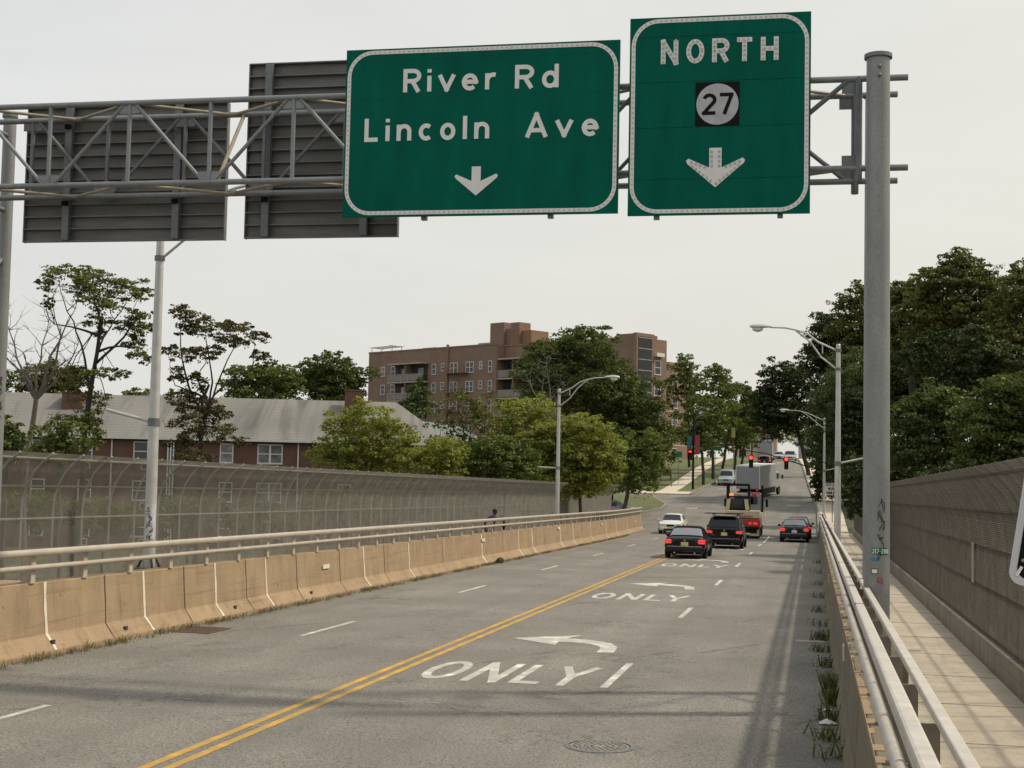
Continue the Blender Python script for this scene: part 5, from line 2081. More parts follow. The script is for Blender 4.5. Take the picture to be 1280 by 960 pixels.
def window(B, parent, a0, a1, z0, z1, t=0.0, double=False, ac=False):
    """sash window with frame, panes and sill; depth axis t (facade at t)"""
    fr = MB()
    th = .08
    B.box(fr, a0, a1, t - .05, t + .02, z1 - th, z1); B.box(fr, a0, a1, t - .05, t + .02, z0, z0 + th)
    B.box(fr, a0, a0 + th, t - .048, t + .02, z0 + th, z1 - th); B.box(fr, a1 - th, a1, t - .048, t + .02, z0 + th, z1 - th)
    zm = (z0 + z1) / 2
    B.box(fr, a0 + th, a1 - th, t - .044, t + .02, zm - .035, zm + .035)
    if double:
        am = (a0 + a1) / 2
        B.box(fr, am - .07, am + .07, t - .046, t + .02, z0 + th, z1 - th)
    f = fr.build('window', m_trimw, parent)
    B.box(MB(), 0, 1, 0, 1, 0, 1)
    B.box(pn := MB(), a0 + .02, a1 - .02, t - .02, t + .0, z0 + .02, z1 - .02)
    pn.build('pane', m_pane, f)
    sl = B.box(MB(), a0 - .06, a1 + .06, t - .09, t + .02, z0 - .07, z0 - .001)
    sl.build('sill', m_conc, f)
    return f


def brick_house():
    # ridge runs along the facade; seen over the fence at the left
    o, u, n, L = hframe(-330, 54.5, 560, 58.0)
    B = Bld(o, u, n)
    S = lambda px, py=560: col_s(o, u, n, px, py)[0]
    zg = -3.6
    D = 9.0
    ze = col_s(o, u, n, 250, 548.5)[1]
    zr = col_s(o, u, n, 250, 496.5, D / 2)[1]
    zp = lambda py: col_s(o, u, n, 250, py)[1]
    a0, a1 = 0.0, S(560)
    base = B.p((a0 + a1) / 2, 0, zg)
    t = empty('brick_house', base, 'long red brick apartment house with a grey shingle roof behind the left fence', 'house')
    w = B.box(MB(), a0, a1, 0, D, zg, ze).build('wall', m_brickA, t)
    # hipped roof
    ov = .45
    r0, r1 = B.p(a0 + 4, D / 2, zr), B.p(S(497), D / 2, zr)
    e = [B.p(a0 - ov, -ov, ze), B.p(a1 + ov, -ov, ze), B.p(a1 + ov, D + ov, ze), B.p(a0 - ov, D + ov, ze)]
    rf = MB().add(e + [r0, r1], [(0, 1, 5, 4), (1, 2, 5), (2, 3, 4, 5), (3, 0, 4), (3, 2, 1, 0)]).build('roof', m_roof, t)
    g = B.box(MB(), a0 - ov, a1 + ov, -ov - .10, -ov + .0, ze - .13, ze + .02)
    g.build('gutter', m_trimw, t)
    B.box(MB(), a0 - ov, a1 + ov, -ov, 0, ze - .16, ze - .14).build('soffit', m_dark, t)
    # chimneys
    for xa, xb, yt in ((80, 105, 491.5), (431, 454, 489)):
        zt = col_s(o, u, n, (xa + xb) / 2, yt, 3.0)[1]
        sa, sb = col_s(o, u, n, xa, 500, 3.4)[0], col_s(o, u, n, xb, 500, 3.4)[0]
        c = B.box(MB(), sa, sb, 2.6, 3.9, ze + 1.2, zt).build('chimney', m_brickA, rf)
        B.box(MB(), sa - .06, sb + .06, 2.54, 3.96, zt, zt + .10).build('chimney_cap', m_brickA, c)
    zrows = [(zp(578), zp(553.5)), (zp(627), zp(602)), (zp(672), zp(648))]
    for i, (z0, z1) in enumerate(zrows):
        for xa, xb, db in ((-160, -142, False), (-100, -70, True), (-30, -12, False), (40, 58, False), (99, 116, False), (167, 185.5, False), (275, 292, False), (322, 353.5, True), (424, 440, False), (507, 538, True)):
            window(B, t, S(xa), S(xb), z0, z1, 0, db)
        for xa, xb in ((331, 344), (178, 187), (104, 114)):
            ac = B.box(MB(), S(xa), S(xb), -.35, 0, z0 - .62, z0 - .15).build('air_conditioner', m_trimw, t)
            B.box(MB(), S(xa) + .05, S(xb) - .05, -.36, -.34, z0 - .57, z0 - .20).build('grille', m_dark, ac)
    for px in (140, 373):
        MB().tube(B.p(S(px), -.08, zg), B.p(S(px), -.08, ze - .1), .06, n=8).build('downpipe', m_trimw, t)
    # entrance bay with white columns
    for px in (211, 214.5, 218):
        B.box(MB(), S(px) - .05, S(px) + .05, -.5, -.38, zg, ze - .2).build('porch_column', m_trimw, t)
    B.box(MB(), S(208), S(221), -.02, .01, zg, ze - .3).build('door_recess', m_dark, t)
    # low wing at the right end with its own hipped roof
    t2 = empty('house_wing', B.p(a1 + 2, 2, zg), 'low brick end wing with a greenish roof, right of the long grey roof', 'house')
    b0, b1 = a1 + .05, S(625)
    B.box(MB(), b0, b1, 1.5, D - 1, zg, ze - .25).build('wall', m_brickA, t2)
    e = [B.p(S(520), 1.0, ze - .27), B.p(b1 + .4, 1.0, ze - .27), B.p(b1 + .4, D - .5, ze - .27), B.p(S(520), D - .5, ze - .27)]
    MB().add(e + [B.p(S(530), D / 2, ze + 1.9), B.p(S(575), D / 2, ze + 1.6)], [(0, 1, 5, 4), (1, 2, 5), (2, 3, 4, 5), (3, 0, 4)]).build('roof', m_acc, t2)
    B.box(MB(), a1 + .5, b1 + .45, .88, .99, ze - .42, ze - .25).build('gutter', m_trimw, t2)
    for xa, xb in ((592, 604), (570, 580)):
        window(B, t2, S(xa), S(xb), ze - 2.0, ze - .7, 1.5)


brick_house()


def apartment():
    o, u, n, L = hframe(459, 122, 621, 110.5)
    B = Bld(o, u, n)
    S = lambda px, py=460: col_s(o, u, n, px, py)
    zg = -2.0
    zt = (S(459, 443)[1] + S(615, 430.5)[1]) / 2
    aR = S(621, 430)[0]
    aE = S(789.5, 430)[0]
    _d = ray(833, 470); _o = o + u * aE
    _k = (_o - CAMP).dot(u) / _d.dot(u)
    DP = (CAMP + _d * _k - o).dot(n)
    t = empty('apartment_building', B.p(aR, 0, zg), 'large brown brick apartment block with balconies and rooftop chimneys behind the trees', 'building')
    B.box(MB(), 0, aR, 0, DP, zg, zt).build('wall', m_brickB, t)
    w2 = B.box(MB(), aR + .01, aE, 1.6, DP, zg, zt - .15).build('wall', m_brickB, t)
    # end wall facing right, its sunlight painted in with the brighter brick
    B.box(MB(), aE - .02, aE + .06, 1.4, DP - 1.2, zg, zt - 1.1).build('end_wall', m_brickC, t)
    B.box(MB(), aE + .0, aE + .04, 1.55, DP, zt - 1.1, zt - .15)
    # corner return, the lit strip painted in the brighter brick
    B.box(MB(), aR - .0, aR + .05, -.02, 1.6, zg, zt - .02).build('corner_return', m_brickC, t)
    # parapets
    for a, b, t0, z in ((-.05, aR + .08, -.06, zt), (aR + .1, aE + .1, 1.52, zt - .15)):
        B.box(MB(), a, b, t0, t0 + .35, z, z + .22).build('parapet', m_brickB, t)
    zs = [S(650, y)[1] for y in (292 / 5.333 + 390, 425 / 5.333 + 390)]
    fl = 2.85
    top = S(512, 345 / 5.333 + 390)[1]
    # windows of the left part: columns in photo px, rows by floor
    for k in range(5):
        zz = top - .25 - k * fl
        for xa, xb, h, db in ((476.5, 481.5, 1.5, False), (489, 494, 1.6, False), (540, 545, 1.6, False), (551.5, 555.5, 1.15, False), (562.5, 572, 1.6, True), (582.5, 592, 1.6, True), (599, 602.7, 1.2, False), (610.5, 615, 1.7, False)):
            window(B, t, S(xa)[0], S(xb)[0], zz - h, zz, 0, db)
    # balconies
    for xa, xb, tt in ((494.5, 535.5, 0.0), (615.8, 664, 0.0)):
        sa, sb = S(xa)[0], S(xb)[0]
        f = 1.6 if xa > 600 else 0
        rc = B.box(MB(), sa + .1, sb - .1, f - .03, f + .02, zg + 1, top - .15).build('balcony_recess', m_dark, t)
        for k in range(6):
            zz = top - k * fl
            sl = B.box(MB(), sa - .15, sb + .15, f - 1.5, f - .03, zz - .20, zz).build('balcony_slab', m_conc, t)
            if k:
                rl_ = MB()
                B.box(rl_, sa, sb, f - 1.46, f - 1.42, zz + .10, zz + 1.05)
                rl_.build('balcony_railing', m_brail, sl)
                rp = MB()
                for q in range(6):
                    s = sa + (sb - sa) * q / 5
                    B.box(rp, s - .04, s + .04, f - 1.50, f - 1.40, zz, zz + 1.12)
                B.box(rp, sa, sb, f - 1.49, f - 1.41, zz + 1.06, zz + 1.12)
                rp.build('railing_post', m_conc, sl)
                # glazed doors and dividing wall
                dv = B.box(MB(), (sa + sb) / 2 - .08, (sa + sb) / 2 + .08, f - 1.4, f - .04, zz, zz + 2.6).build('divider', m_brickB, sl)
                for q in (.2, .7):
                    s = sa + (sb - sa) * q
                    B.box(MB(), s, s + 1.3, f - .07, f - .035, zz + .02, zz + 2.1).build('balcony_door', m_pane, sl)
    # fire escape
    for k in range(4):
        zz = top - 1.85 - k * fl
        fe = MB()
        sa, sb = S(561)[0], S(587)[0]
        B.box(fe, sa, sb, -1.0, -.06, zz - .06, zz)
        for q in range(9):
            s = sa + (sb - sa) * q / 8
            B.box(fe, s - .02, s + .02, -1.0, -.96, zz, zz + .9)
        B.box(fe, sa, sb, -1.0, -.96, zz + .86, zz + .92)
        fe.tube(B.p((sa + sb) / 2 - 1.2, -.5, zz - fl), B.p((sa + sb) / 2 + .8, -.5, zz), .05, n=5)
        fe.build('fire_escape', m_rust, t)
    MB().tube(B.p(S(560)[0], -.12, zg), B.p(S(560)[0], -.12, zt + .5), .22, n=8).build('flue_pipe', m_brickB, t)
    # roof structures
    def roofbox(px0, px1, ytop, ta, tb, mat, name, dz=-.2):
        s0 = col_s(o, u, n, px0, 430, ta)[0]; s1 = col_s(o, u, n, px1, 430, ta)[0]
        z1 = col_s(o, u, n, (px0 + px1) / 2, ytop, ta)[1]
        return B.box(MB(), s0, s1, ta, tb, zt - .5, z1).build(name, mat, t)
    roofbox(612.5, 629.5, 403.5, 1.7, 4.0, m_brickB, 'rooftop_chimney')
    roofbox(630, 640, 411, 2.2, 5.0, m_brickB, 'rooftop_room')
    roofbox(638, 649, 403, 1.9, 4.2, m_brickC, 'rooftop_chimney')
    roofbox(649.5, 664, 413, 2.4, 6.0, m_brickC, 'rooftop_room')
    roofbox(499, 508, 438.5, 1.0, 3.0, m_brickC, 'rooftop_chimney')
    roofbox(598, 612, 428.5, 4, 7, m_conc, 'rooftop_vent')
    roofbox(528, 545, 434.5, 3, 6, m_conc, 'rooftop_vent')
    # antenna rack
    an = MB()
    for px, yy in ((465, 435), (490, 432)):
        s = col_s(o, u, n, px, 440, 2)[0]; z = col_s(o, u, n, px, yy, 2)[1]
        an.tube(B.p(s, 2, zt), B.p(s, 2, z), .05, n=5); an.tube(B.p(s, 4, zt), B.p(s, 4, z), .05, n=5)
        an.tube(B.p(s, 1.5, z), B.p(s, 4.5, z), .06, n=5)
    s0 = col_s(o, u, n, 465, 440, 2)[0]; s1 = col_s(o, u, n, 491, 440, 2)[0]; z = col_s(o, u, n, 478, 434, 2)[1]
    for q in (2, 3, 4):
        an.tube(B.p(s0, q, z), B.p(s1, q, z + .1), .06, n=5)
    an.build('antenna_rack', m_galvd, t)
    # stair tower at the right corner
    s0, s1 = S(767)[0], S(787.5)[0]
    zt2 = S(785, 415.5)[1]
    B.box(MB(), s0, aE - .5, 1.2, 6.0, zg, zt2).build('stair_tower', m_brickB, t)
    tw = B.box(MB(), aE - .49, aE + .12, .9, 4.6, zg, zt2 + .05).build('tower_end', m_brickB, t)
    pn = B.box(MB(), aE + .10, aE + .16, 1.25, 4.1, zg + 4, zt2 - .4).build('stair_window', m_glass, t)
    for k in range(9):
        z = zt2 - .5 - k * 1.45
        B.box(MB(), aE + .12, aE + .19, 1.25, 4.1, z - .09, z).build('window_bar', m_conc, pn)
    # windows on the end wall
    f2 = Bld(B.p(aE + .06, 0, 0), n, -u)
    for k in range(4):
        zz = zt - 3.0 - k * fl
        window(f2, t, 4.75, 6.1, zz - 1.9, zz, 0, False)
        if k == 0:
            f2.box(MB(), 4.7, 6.3, -.5, 0, zz + .5, zz + 1.0).build('awning', m_trimw, t)


apartment()


def far_block():
    o, u, n, L = hframe(826, 128, 866, 133)
    B = Bld(o, u, n)
    S = lambda px, py=480: col_s(o, u, n, px, py)
    zg = 1.5
    zt = S(850, 461.5)[1]
    a1 = S(866)[0]
    t = empty('apartment_building', B.p(a1 / 2, 0, zg), 'smaller brown brick block with white windows right of the large apartment block', 'building')
    B.box(MB(), 0, a1, 0, 14, zg, zt).build('wall', m_brickB, t)
    B.box(MB(), a1, a1 + .06, -.02, 14, zg, zt).build('end_wall', m_brickC, t)
    B.box(MB(), -.05, a1 + .1, -.08, .3, zt, zt + .25).build('parapet', m_brickB, t)
    B.box(MB(), S(838)[0], S(851)[0], 2, 5, zt, S(845, 453)[1]).build('rooftop_room', m_brail, t)
    B.box(MB(), S(851.5)[0], S(874)[0], 2.4, 6, zt, S(860, 453)[1]).build('rooftop_room', m_brickB, t)
    for k in range(5):
        zz = S(844, 476.5 + 21 * k)[1]
        window(B, t, S(840.5)[0], S(847)[0], zz - 1.75, zz, 0, False)
        B.box(MB(), 0, a1, -.03, .01, zz - 2.45, zz - 2.25).build('string_course', m_conc, t)
    f2 = Bld(B.p(a1 + .06, 0, 0), n, -u)
    for k in range(4):
        zz = S(844, 476.5 + 21 * k)[1]
        window(f2, t, 3, 4.4, zz - 1.75, zz, 0, False)


far_block()


def hill_house():
    c = Vector((-12, 300, gz(-12, 300)))
    t = empty('far_house', c, 'pale house far away at the top of the hill past the street trees', 'house')
    MB().box(c + Vector((0, 0, 2.6)), (9, 8, 5.2)).build('wall', M('pale_siding', (.42, .33, .27), .8), t)
    MB().add([c + Vector((x, y, z)) for x, y, z in ((-5, -4.5, 5.2), (5, -4.5, 5.2), (5, 4.5, 5.2), (-5, 4.5, 5.2), (-5, 0, 7.6), (5, 0, 7.6))], [(0, 1, 5, 4), (2, 3, 4, 5), (1, 2, 5), (3, 0, 4)]).build('roof', m_brown, t)
    for x in (-2.5, 2.5):
        for z in (1.4, 3.9):
            MB().box(c + Vector((x, -4.03, z)), (1.2, .1, 1.4)).build('window', m_pane, t)
    c = Vector((2.5, 345, gz(2.5, 345)))
    t = empty('far_house', c, 'grey house far away beyond the end of the road', 'house')
    MB().box(c + Vector((0, 0, 2.4)), (12, 8, 4.8)).build('wall', M('grey_siding', (.36, .35, .34), .8), t)
    MB().add([c + Vector((x, y, z)) for x, y, z in ((-6.5, -4.5, 4.8), (6.5, -4.5, 4.8), (6.5, 4.5, 4.8), (-6.5, 4.5, 4.8), (-6.5, 0, 7), (6.5, 0, 7))], [(0, 1, 5, 4), (2, 3, 4, 5), (1, 2, 5), (3, 0, 4)]).build('roof', m_galvd, t)
    for x in (-4, 0, 4):
        MB().box(c + Vector((x, -4.03, 2.6)), (1.4, .1, 1.5)).build('window', m_pane, t)
    # utility pole at the hilltop with a red marker
    for X, Y, h, lab in ((-9.2, 215, 8.0, 'brown utility pole beside the far left kerb'), (-.9, 255, 8.5, 'brown utility pole at the right of the hilltop')):
        z = rz0(Y)
        e = empty('utility_pole', (X, Y, z), lab, 'pole')
        MB().tube((X, Y, z), (X, Y, z + h), .14, .11, 10).build('pole', m_bark, e)
        MB().box((X, Y, z + h - .5), (1.8, .1, .1)).build('cross_arm', m_bark, e)


hill_house()


# ================================================================== TREES
NPR = np.random.default_rng(4)


def leaves_mesh(name, clumps, n, ls, mat, parent, droop=0.0, shell=.62, flat=1.0):
    """clumps: list of (centre, radius-vector); n leaf sprigs of size ls spread through them"""
    C_ = np.array([list(c) for c, r in clumps]); R3 = np.array([list(r) for c, r in clumps])
    # every clump is broken up into flattened tufts sitting mostly on its outside
    nt_ = 13
    m = len(clumps)
    td = NPR.normal(size=(m, nt_, 3)); td /= np.linalg.norm(td, axis=2)[:, :, None]
    td[:, :, 2] = np.where(td[:, :, 2] < -.5, -td[:, :, 2], td[:, :, 2])
    tr = shell + (1.12 - shell) * NPR.random((m, nt_))
    tc_ = C_[:, None, :] + td * R3[:, None, :] * tr[:, :, None]
    ts = R3[:, None, :] * (.20 + .26 * NPR.random((m, nt_)))[:, :, None] * np.array([1.15, 1.15, .55])
    wgt = R3[:, 0] * R3[:, 2] + .02; wgt = wgt / wgt.sum()
    idx = NPR.choice(m, n, p=wgt)
    ti = NPR.integers(0, nt_, n)
    d = NPR.normal(size=(n, 3)); d /= np.linalg.norm(d, axis=1)[:, None]
    pos = tc_[idx, ti] + d * ts[idx, ti] * (NPR.random(n) ** .45 * 1.15)[:, None]
    # a few leaves fill the inside
    ins = NPR.random(n) < .16
    pos[ins] = (C_[idx] + d * R3[idx] * (NPR.random(n) ** .5)[:, None] * .95)[ins]
    pos[:, 2] -= droop * NPR.random(n) ** 2
    d = .5 * d + .7 * td[idx, ti]
    # leaf orientation: normal mostly outward/up with scatter
    nor = d * .55 + NPR.normal(size=(n, 3)) * .55 + np.array([0, 0, .45])
    nor /= np.linalg.norm(nor, axis=1)[:, None]
    a = np.cross(nor, NPR.normal(size=(n, 3))); a /= np.linalg.norm(a, axis=1)[:, None]
    b = np.cross(nor, a)
    if droop:
        a[:, 2] -= .6; a /= np.linalg.norm(a, axis=1)[:, None]
    s = ls * (.6 + .8 * NPR.random(n))[:, None]
    off = origin_of(parent)
    pos -= np.array([off.x, off.y, off.z])
    # each sprig: two leaf-shaped kites sharing the stem
    v0 = pos - a * s * .5
    v1 = pos + b * s * .34 + nor * s * .10
    v2 = pos + a * s * .55
    v3 = pos - b * s * .34 + nor * s * .10
    V = np.stack([v0, v1, v2, v3], 1).reshape(-1, 3).astype(np.float32)
    me = bpy.data.meshes.new(name)
    me.vertices.add(4 * n); me.vertices.foreach_set('co', V.ravel())
    me.loops.add(6 * n); me.polygons.add(2 * n)
    base = (np.arange(n) * 4)[:, None]
    tri = np.concatenate([base + np.array([[0, 1, 2]]), base + np.array([[0, 2, 3]])], 1).reshape(-1)
    me.loops.foreach_set('vertex_index', tri.astype(np.int32))
    me.polygons.foreach_set('loop_start', (np.arange(2 * n) * 3).astype(np.int32))
    me.update(calc_edges=True)
    me.materials.append(mat)
    o = bpy.data.objects.new(name, me); COL.objects.link(o); o.parent = parent
    return o


def limb_path(mb, p0, p1, r0, r1, rng, bend=.12, n=4, sides=6):
    p0, p1 = Vector(p0), Vector(p1)
    d = p1 - p0; L = d.length
    pts, rs = [], []
    ph = Vector((rng.uniform(-1, 1), rng.uniform(-1, 1), rng.uniform(-.3, .6))) * L * bend
    for i in range(n + 1):
        t = i / n
        pts.append(p0 + d * t + ph * math.sin(PI * t) + Vector((rng.uniform(-1, 1), rng.uniform(-1, 1), 0)) * L * .02 * (0 < i < n))
        rs.append(r0 + (r1 - r0) * t)
    mb.path(pts, rs, sides)
    return pts


def tree(label, px, ypix_base, Z, clumps_px, mat, ls, dens=3.2, group=None, cat='tree', name='tree', trunk_r=.22, fork=.45, bark=None, seed=1, droop=0.0, depth=.8, gbase=None, shell=.62, limbs=True, lean=(0, 0)):
    """clumps in photo pixels (x, y, rx, ry[, dz]); the tree itself stands at distance Z with real depth"""
    rng = random.Random(seed)
    q = W(px, ypix_base, Z)
    zg = gz(q.x, q.y) if gbase is None else gbase
    base = Vector((q.x + lean[0], q.y + lean[1], zg))
    t = empty(name, base, label, cat, group)
    k = Z * DZ / F
    view = (CM @ Vector((0, 0, -1))); view.z = 0; view.normalize()
    xs = [c[0] for c in clumps_px]
    cx = (min(xs) + max(xs)) / 2; half = max(10, (max(xs) - min(xs)) / 2)
    cl = []
    area = 0
    for c in clumps_px:
        x, y, rx, ry = c[:4]
        e = abs(x - cx) / half
        span = half * k * depth * math.sqrt(max(.05, 1 - e * e * .9))
        dz = c[4] if len(c) > 4 else rng.uniform(-1, 1) * span
        p = W(x, y, Z) + view * dz * 1.0
        cl.append((p, (rx * k, rx * k, ry * k)))
        area += rx * ry * k * k * PI
    ls *= .62
    # ragged outline: small outlying sprays round every clump
    for c, r in list(cl):
        for _ in range(4):
            d = Vector((rng.uniform(-1, 1), rng.uniform(-1, 1), rng.uniform(-.7, 1.1)))
            d.normalize()
            f = rng.uniform(.22, .44)
            cl.append((c + Vector((d.x * r[0], d.y * r[1], d.z * r[2])) * rng.uniform(.95, 1.4), (r[0] * f, r[1] * f, r[2] * f)))
    main = cl[:len(clumps_px)]
    n = int(dens * 1.5 * area / (ls * ls * .42))
    n = min(n, 90000)
    leaves_mesh('crown', cl, n, ls, mat, t, droop, shell)
    cl = main
    # trunk and limbs
    zc = [c[0].z for c in cl]
    zlo, zhi = min(zc), max(zc)
    top = Vector((sum(c[0].x for c in cl) / len(cl), sum(c[0].y for c in cl) / len(cl), zlo + (zhi - zlo) * fork))
    mb = MB()
    fork_p = Vector((base.x + (top.x - base.x) * .5, base.y + (top.y - base.y) * .5, zg + (top.z - zg) * .72))
    limb_path(mb, base - Vector((0, 0, .15)), fork_p, trunk_r, trunk_r * .72, rng, .03, 5, 9)
    if limbs:
        limb_path(mb, fork_p, top, trunk_r * .72, trunk_r * .4, rng, .06, 4, 8)
        # main limbs run to groups of clumps, thinner ones branch off along them
        right = (CM @ Vector((1, 0, 0)))
        order = sorted(cl, key=lambda q: (q[0] - fork_p).dot(right) / max(1.0, q[0].z - fork_p.z + 2))
        ng = max(2, min(7, len(cl) // 4))
        for gi in range(ng):
            grp = order[gi * len(order) // ng:(gi + 1) * len(order) // ng]
            if not grp: continue
            cen = sum((q[0] for q in grp), Vector()) / len(grp)
            far = max(grp, key=lambda q: (q[0] - fork_p).length)[0]
            s = fork_p.lerp(top, rng.uniform(0, .8)) if cen.z > fork_p.z else base.lerp(fork_p, rng.uniform(.5, .95))
            mp_ = limb_path(mb, s, cen.lerp(far, .5) - Vector((0, 0, .3)), trunk_r * .46, trunk_r * .15, rng, .16, 6, 6)
            for c, r in grp:
                e = Vector(c) + Vector((0, 0, -r[2] * .2))
                b = min(mp_[1:], key=lambda q: (q - e).length + .6 * abs(q.z - e.z) * (q.z > e.z))
                limb_path(mb, b, e, trunk_r * .17, trunk_r * .05, rng, .18, 4, 4)
    mb.build('trunk', bark or m_bark, t, smooth=True)
    return t


def crown(xc, yc, rx, ry, n, cr, rng, flatten=.75, bottom=.9):
    """n clumps scattered inside an ellipse of the picture, radius cr px"""
    out = []
    tries = 0
    while len(out) < n and tries < 4000:
        tries += 1
        a, r = rng.uniform(0, 2 * PI), math.sqrt(rng.random())
        x, y = xc + (rx - cr * .7) * r * math.cos(a), yc + (ry - cr * .6) * r * math.sin(a)
        if y > yc + ry * bottom: continue
        if any((x - o[0]) ** 2 + (y - o[1]) ** 2 < (cr * .62) ** 2 for o in out): continue
        s = rng.uniform(.75, 1.25)
        out.append((x, y, cr * s, cr * s * flatten))
    return out


rg = random.Random(21)
# --- left: the two tall sparse trees and the bare one behind the fence
tree('tall sparse tree with rust-tinged clumped leaves at far left behind the fence', 97, 585, 37,
     [(75, 345, 24, 11), (105, 345, 24, 10), (128, 352, 25, 11), (152, 360, 24, 11), (172, 372, 16, 9), (62, 360, 13, 9), (62, 380, 8, 9), (95, 362, 22, 10), (118, 375, 22, 11), (142, 385, 24, 11), (168, 395, 18, 10),
      (128, 402, 16, 9), (152, 408, 22, 10), (176, 412, 12, 10), (165, 428, 13, 9), (178, 445, 12, 9), (186, 452, 9, 6), (120, 415, 10, 8), (90, 480, 22, 12), (110, 500, 20, 14), (95, 465, 14, 8), (130, 470, 18, 7), (148, 468, 10, 7), (100, 525, 22, 16), (118, 545, 16, 14)],
     L_olive, .19, 3.4, 'tall sparse trees behind the left fence', trunk_r=.17, bark=m_barkd, seed=3, depth=.45, fork=.75, shell=.35)
tree('tall sparse tree with rust seed heads, right of the left lamp post', 243, 592, 36,
     [(222, 388, 12, 7), (236, 396, 16, 8), (252, 402, 16, 8), (230, 412, 14, 8), (250, 416, 18, 8), (284, 408, 15, 8), (300, 414, 16, 8), (318, 424, 14, 8), (278, 424, 18, 9), (300, 430, 14, 7), (212, 440, 9, 8), (232, 444, 13, 8), (252, 446, 18, 9), (270, 440, 14, 7),
      (322, 445, 10, 7), (335, 452, 9, 6), (228, 470, 12, 10), (245, 480, 16, 12), (228, 500, 16, 14), (250, 508, 20, 14), (268, 520, 16, 12), (238, 530, 22, 16), (258, 545, 22, 14), (285, 540, 14, 8), (300, 552, 10, 7), (228, 560, 18, 16), (250, 572, 20, 14)],
     L_rust, .19, 3.4, 'tall sparse trees behind the left fence', trunk_r=.15, bark=m_barkd, seed=5, depth=.4, fork=.5)


def bare_tree(label, px, py, Z, tips, seed, r0=.13, group=None, bark=None, forkpx=None):
    rng = random.Random(seed)
    q = W(px, py, Z); zg = gz(q.x, q.y)
    base = Vector((q.x, q.y, zg))
    t = empty('bare_tree', base, label, 'tree', group)
    mb = MB()
    f = W(forkpx[0], forkpx[1], Z)
    limb_path(mb, base, q, r0, r0 * .9, rng, .01, 3, 8)
    limb_path(mb, q, f, r0 * .9, r0 * .7, rng, .03, 4, 8)
    tw = MB()
    for (x, y) in tips:
        e = W(x, y, Z) + Vector((rng.uniform(-.8, .8), rng.uniform(-.8, .8), 0))
        pts = limb_path(mb, f, e, r0 * .5, r0 * .10, rng, .10, 6, 6)
        for i in range(2, 7):
            for _ in range(3):
                d = Vector((rng.uniform(-1, 1), rng.uniform(-1, 1), rng.uniform(.0, 1.1)))
                L = (e - f).length * rng.uniform(.10, .26)
                p2 = limb_path(tw, pts[i], pts[i] + d * L, r0 * .12, r0 * .035, rng, .12, 3, 4)
                for _ in range(2):
                    d2 = d + Vector((rng.uniform(-.8, .8), rng.uniform(-.8, .8), rng.uniform(-.2, .6)))
                    limb_path(tw, p2[2], p2[2] + d2 * L * .5, r0 * .05, r0 * .02, rng, .1, 2, 3)
    mb.build('trunk', bark or m_barkg, t, smooth=True)
    tw.build('twigs', bark or m_barkg, t)
    return t


bare_tree('leafless grey tree at the far left in front of the grey roof', 33, 575, 38, [(12, 430), (25, 395), (45, 375), (60, 400), (75, 385), (92, 430), (40, 440), (70, 450)], 9, .17, forkpx=(45, 500))
bare_tree('dead grey tree with pale limbs in front of the apartment block', 688, 560, 52, [(668, 470), (680, 455), (688, 448), (660, 500), (700, 480), (650, 515)], 12, .14, forkpx=(684, 525))

tree('low dark tree at the far left edge behind the fence', 5, 580, 34, crown(8, 555, 26, 34, 10, 14, rg), L_dark, .26, 2.6, 'low trees along the left fence', seed=31, trunk_r=.12)
tree('low leafy tree in front of the left chimney', 75, 590, 33, crown(76, 556, 34, 32, 12, 14, rg), L_mid, .24, 2.4, 'low trees along the left fence', seed=32, trunk_r=.10)
# behind the house
tree('round tree behind the grey roof, directly right of the second sparse tree', 328, 520, 84, crown(327, 486, 50, 28, 26, 14, rg), L_mid, .42, 3.6, 'trees behind the brick house', seed=33)
tree('wide tree behind the grey roof, left of the apartment block', 412, 520, 88, crown(412, 478, 52, 32, 30, 14, rg), L_dark, .45, 3.6, 'trees behind the brick house', seed=34)
tree('olive tree behind the grey roof beside the left chimney', 60, 520, 78, crown(60, 478, 44, 26, 20, 13, rg), L_olive, .40, 3.0, 'trees behind the brick house', seed=35)
tree('low tree behind the roof near the left lamp post', 205, 520, 80, crown(185, 500, 45, 14, 9, 11, rg), L_mid, .4, 3.0, 'trees behind the brick house', seed=36)
tree('dark tree behind the roof, cut by the left picture edge', 0, 520, 70, crown(3, 485, 12, 24, 6, 11, rg), L_dark, .4, 3.0, 'trees behind the brick house', seed=37)
tree('pointed bright green tree below the apartment balconies', 524, 540, 80, [(524, 482, 7, 9), (520, 492, 11, 9), (530, 496, 11, 9), (515, 505, 13, 9), (533, 508, 13, 9), (523, 516, 17, 9), (510, 516, 11, 7)], L_wil, .34, 3.4, seed=38, trunk_r=.12)
# in front of the house
tree('yellow-green bushy tree in front of the right chimney', 455, 600, 42,
     crown(458, 562, 68, 48, 40, 17, rg, .8) + [(440, 522, 16, 12), (470, 518, 18, 13), (455, 508, 10, 8), (482, 530, 14, 12), (410, 575, 18, 14), (505, 570, 14, 14)], L_yel, .23, 1.9, 'trees between the fence and the brick house', seed=41, trunk_r=.11, depth=.55)
tree('thin open-crowned tree in front of the house wing', 582, 595, 44,
     crown(578, 545, 48, 50, 18, 14, rg, .8) + [(560, 500, 14, 9), (575, 497, 12, 8), (600, 515, 16, 10), (610, 498, 8, 8), (590, 505, 12, 8)], L_olive, .24, 1.5, 'trees between the fence and the brick house', seed=42, trunk_r=.12, bark=m_barkd, depth=.5)
tree('dark green shrub left of the thin tree', 545, 605, 41, crown(545, 578, 44, 30, 20, 14, rg), L_yel, .22, 2.4, 'trees between the fence and the brick house', seed=43, trunk_r=.08)
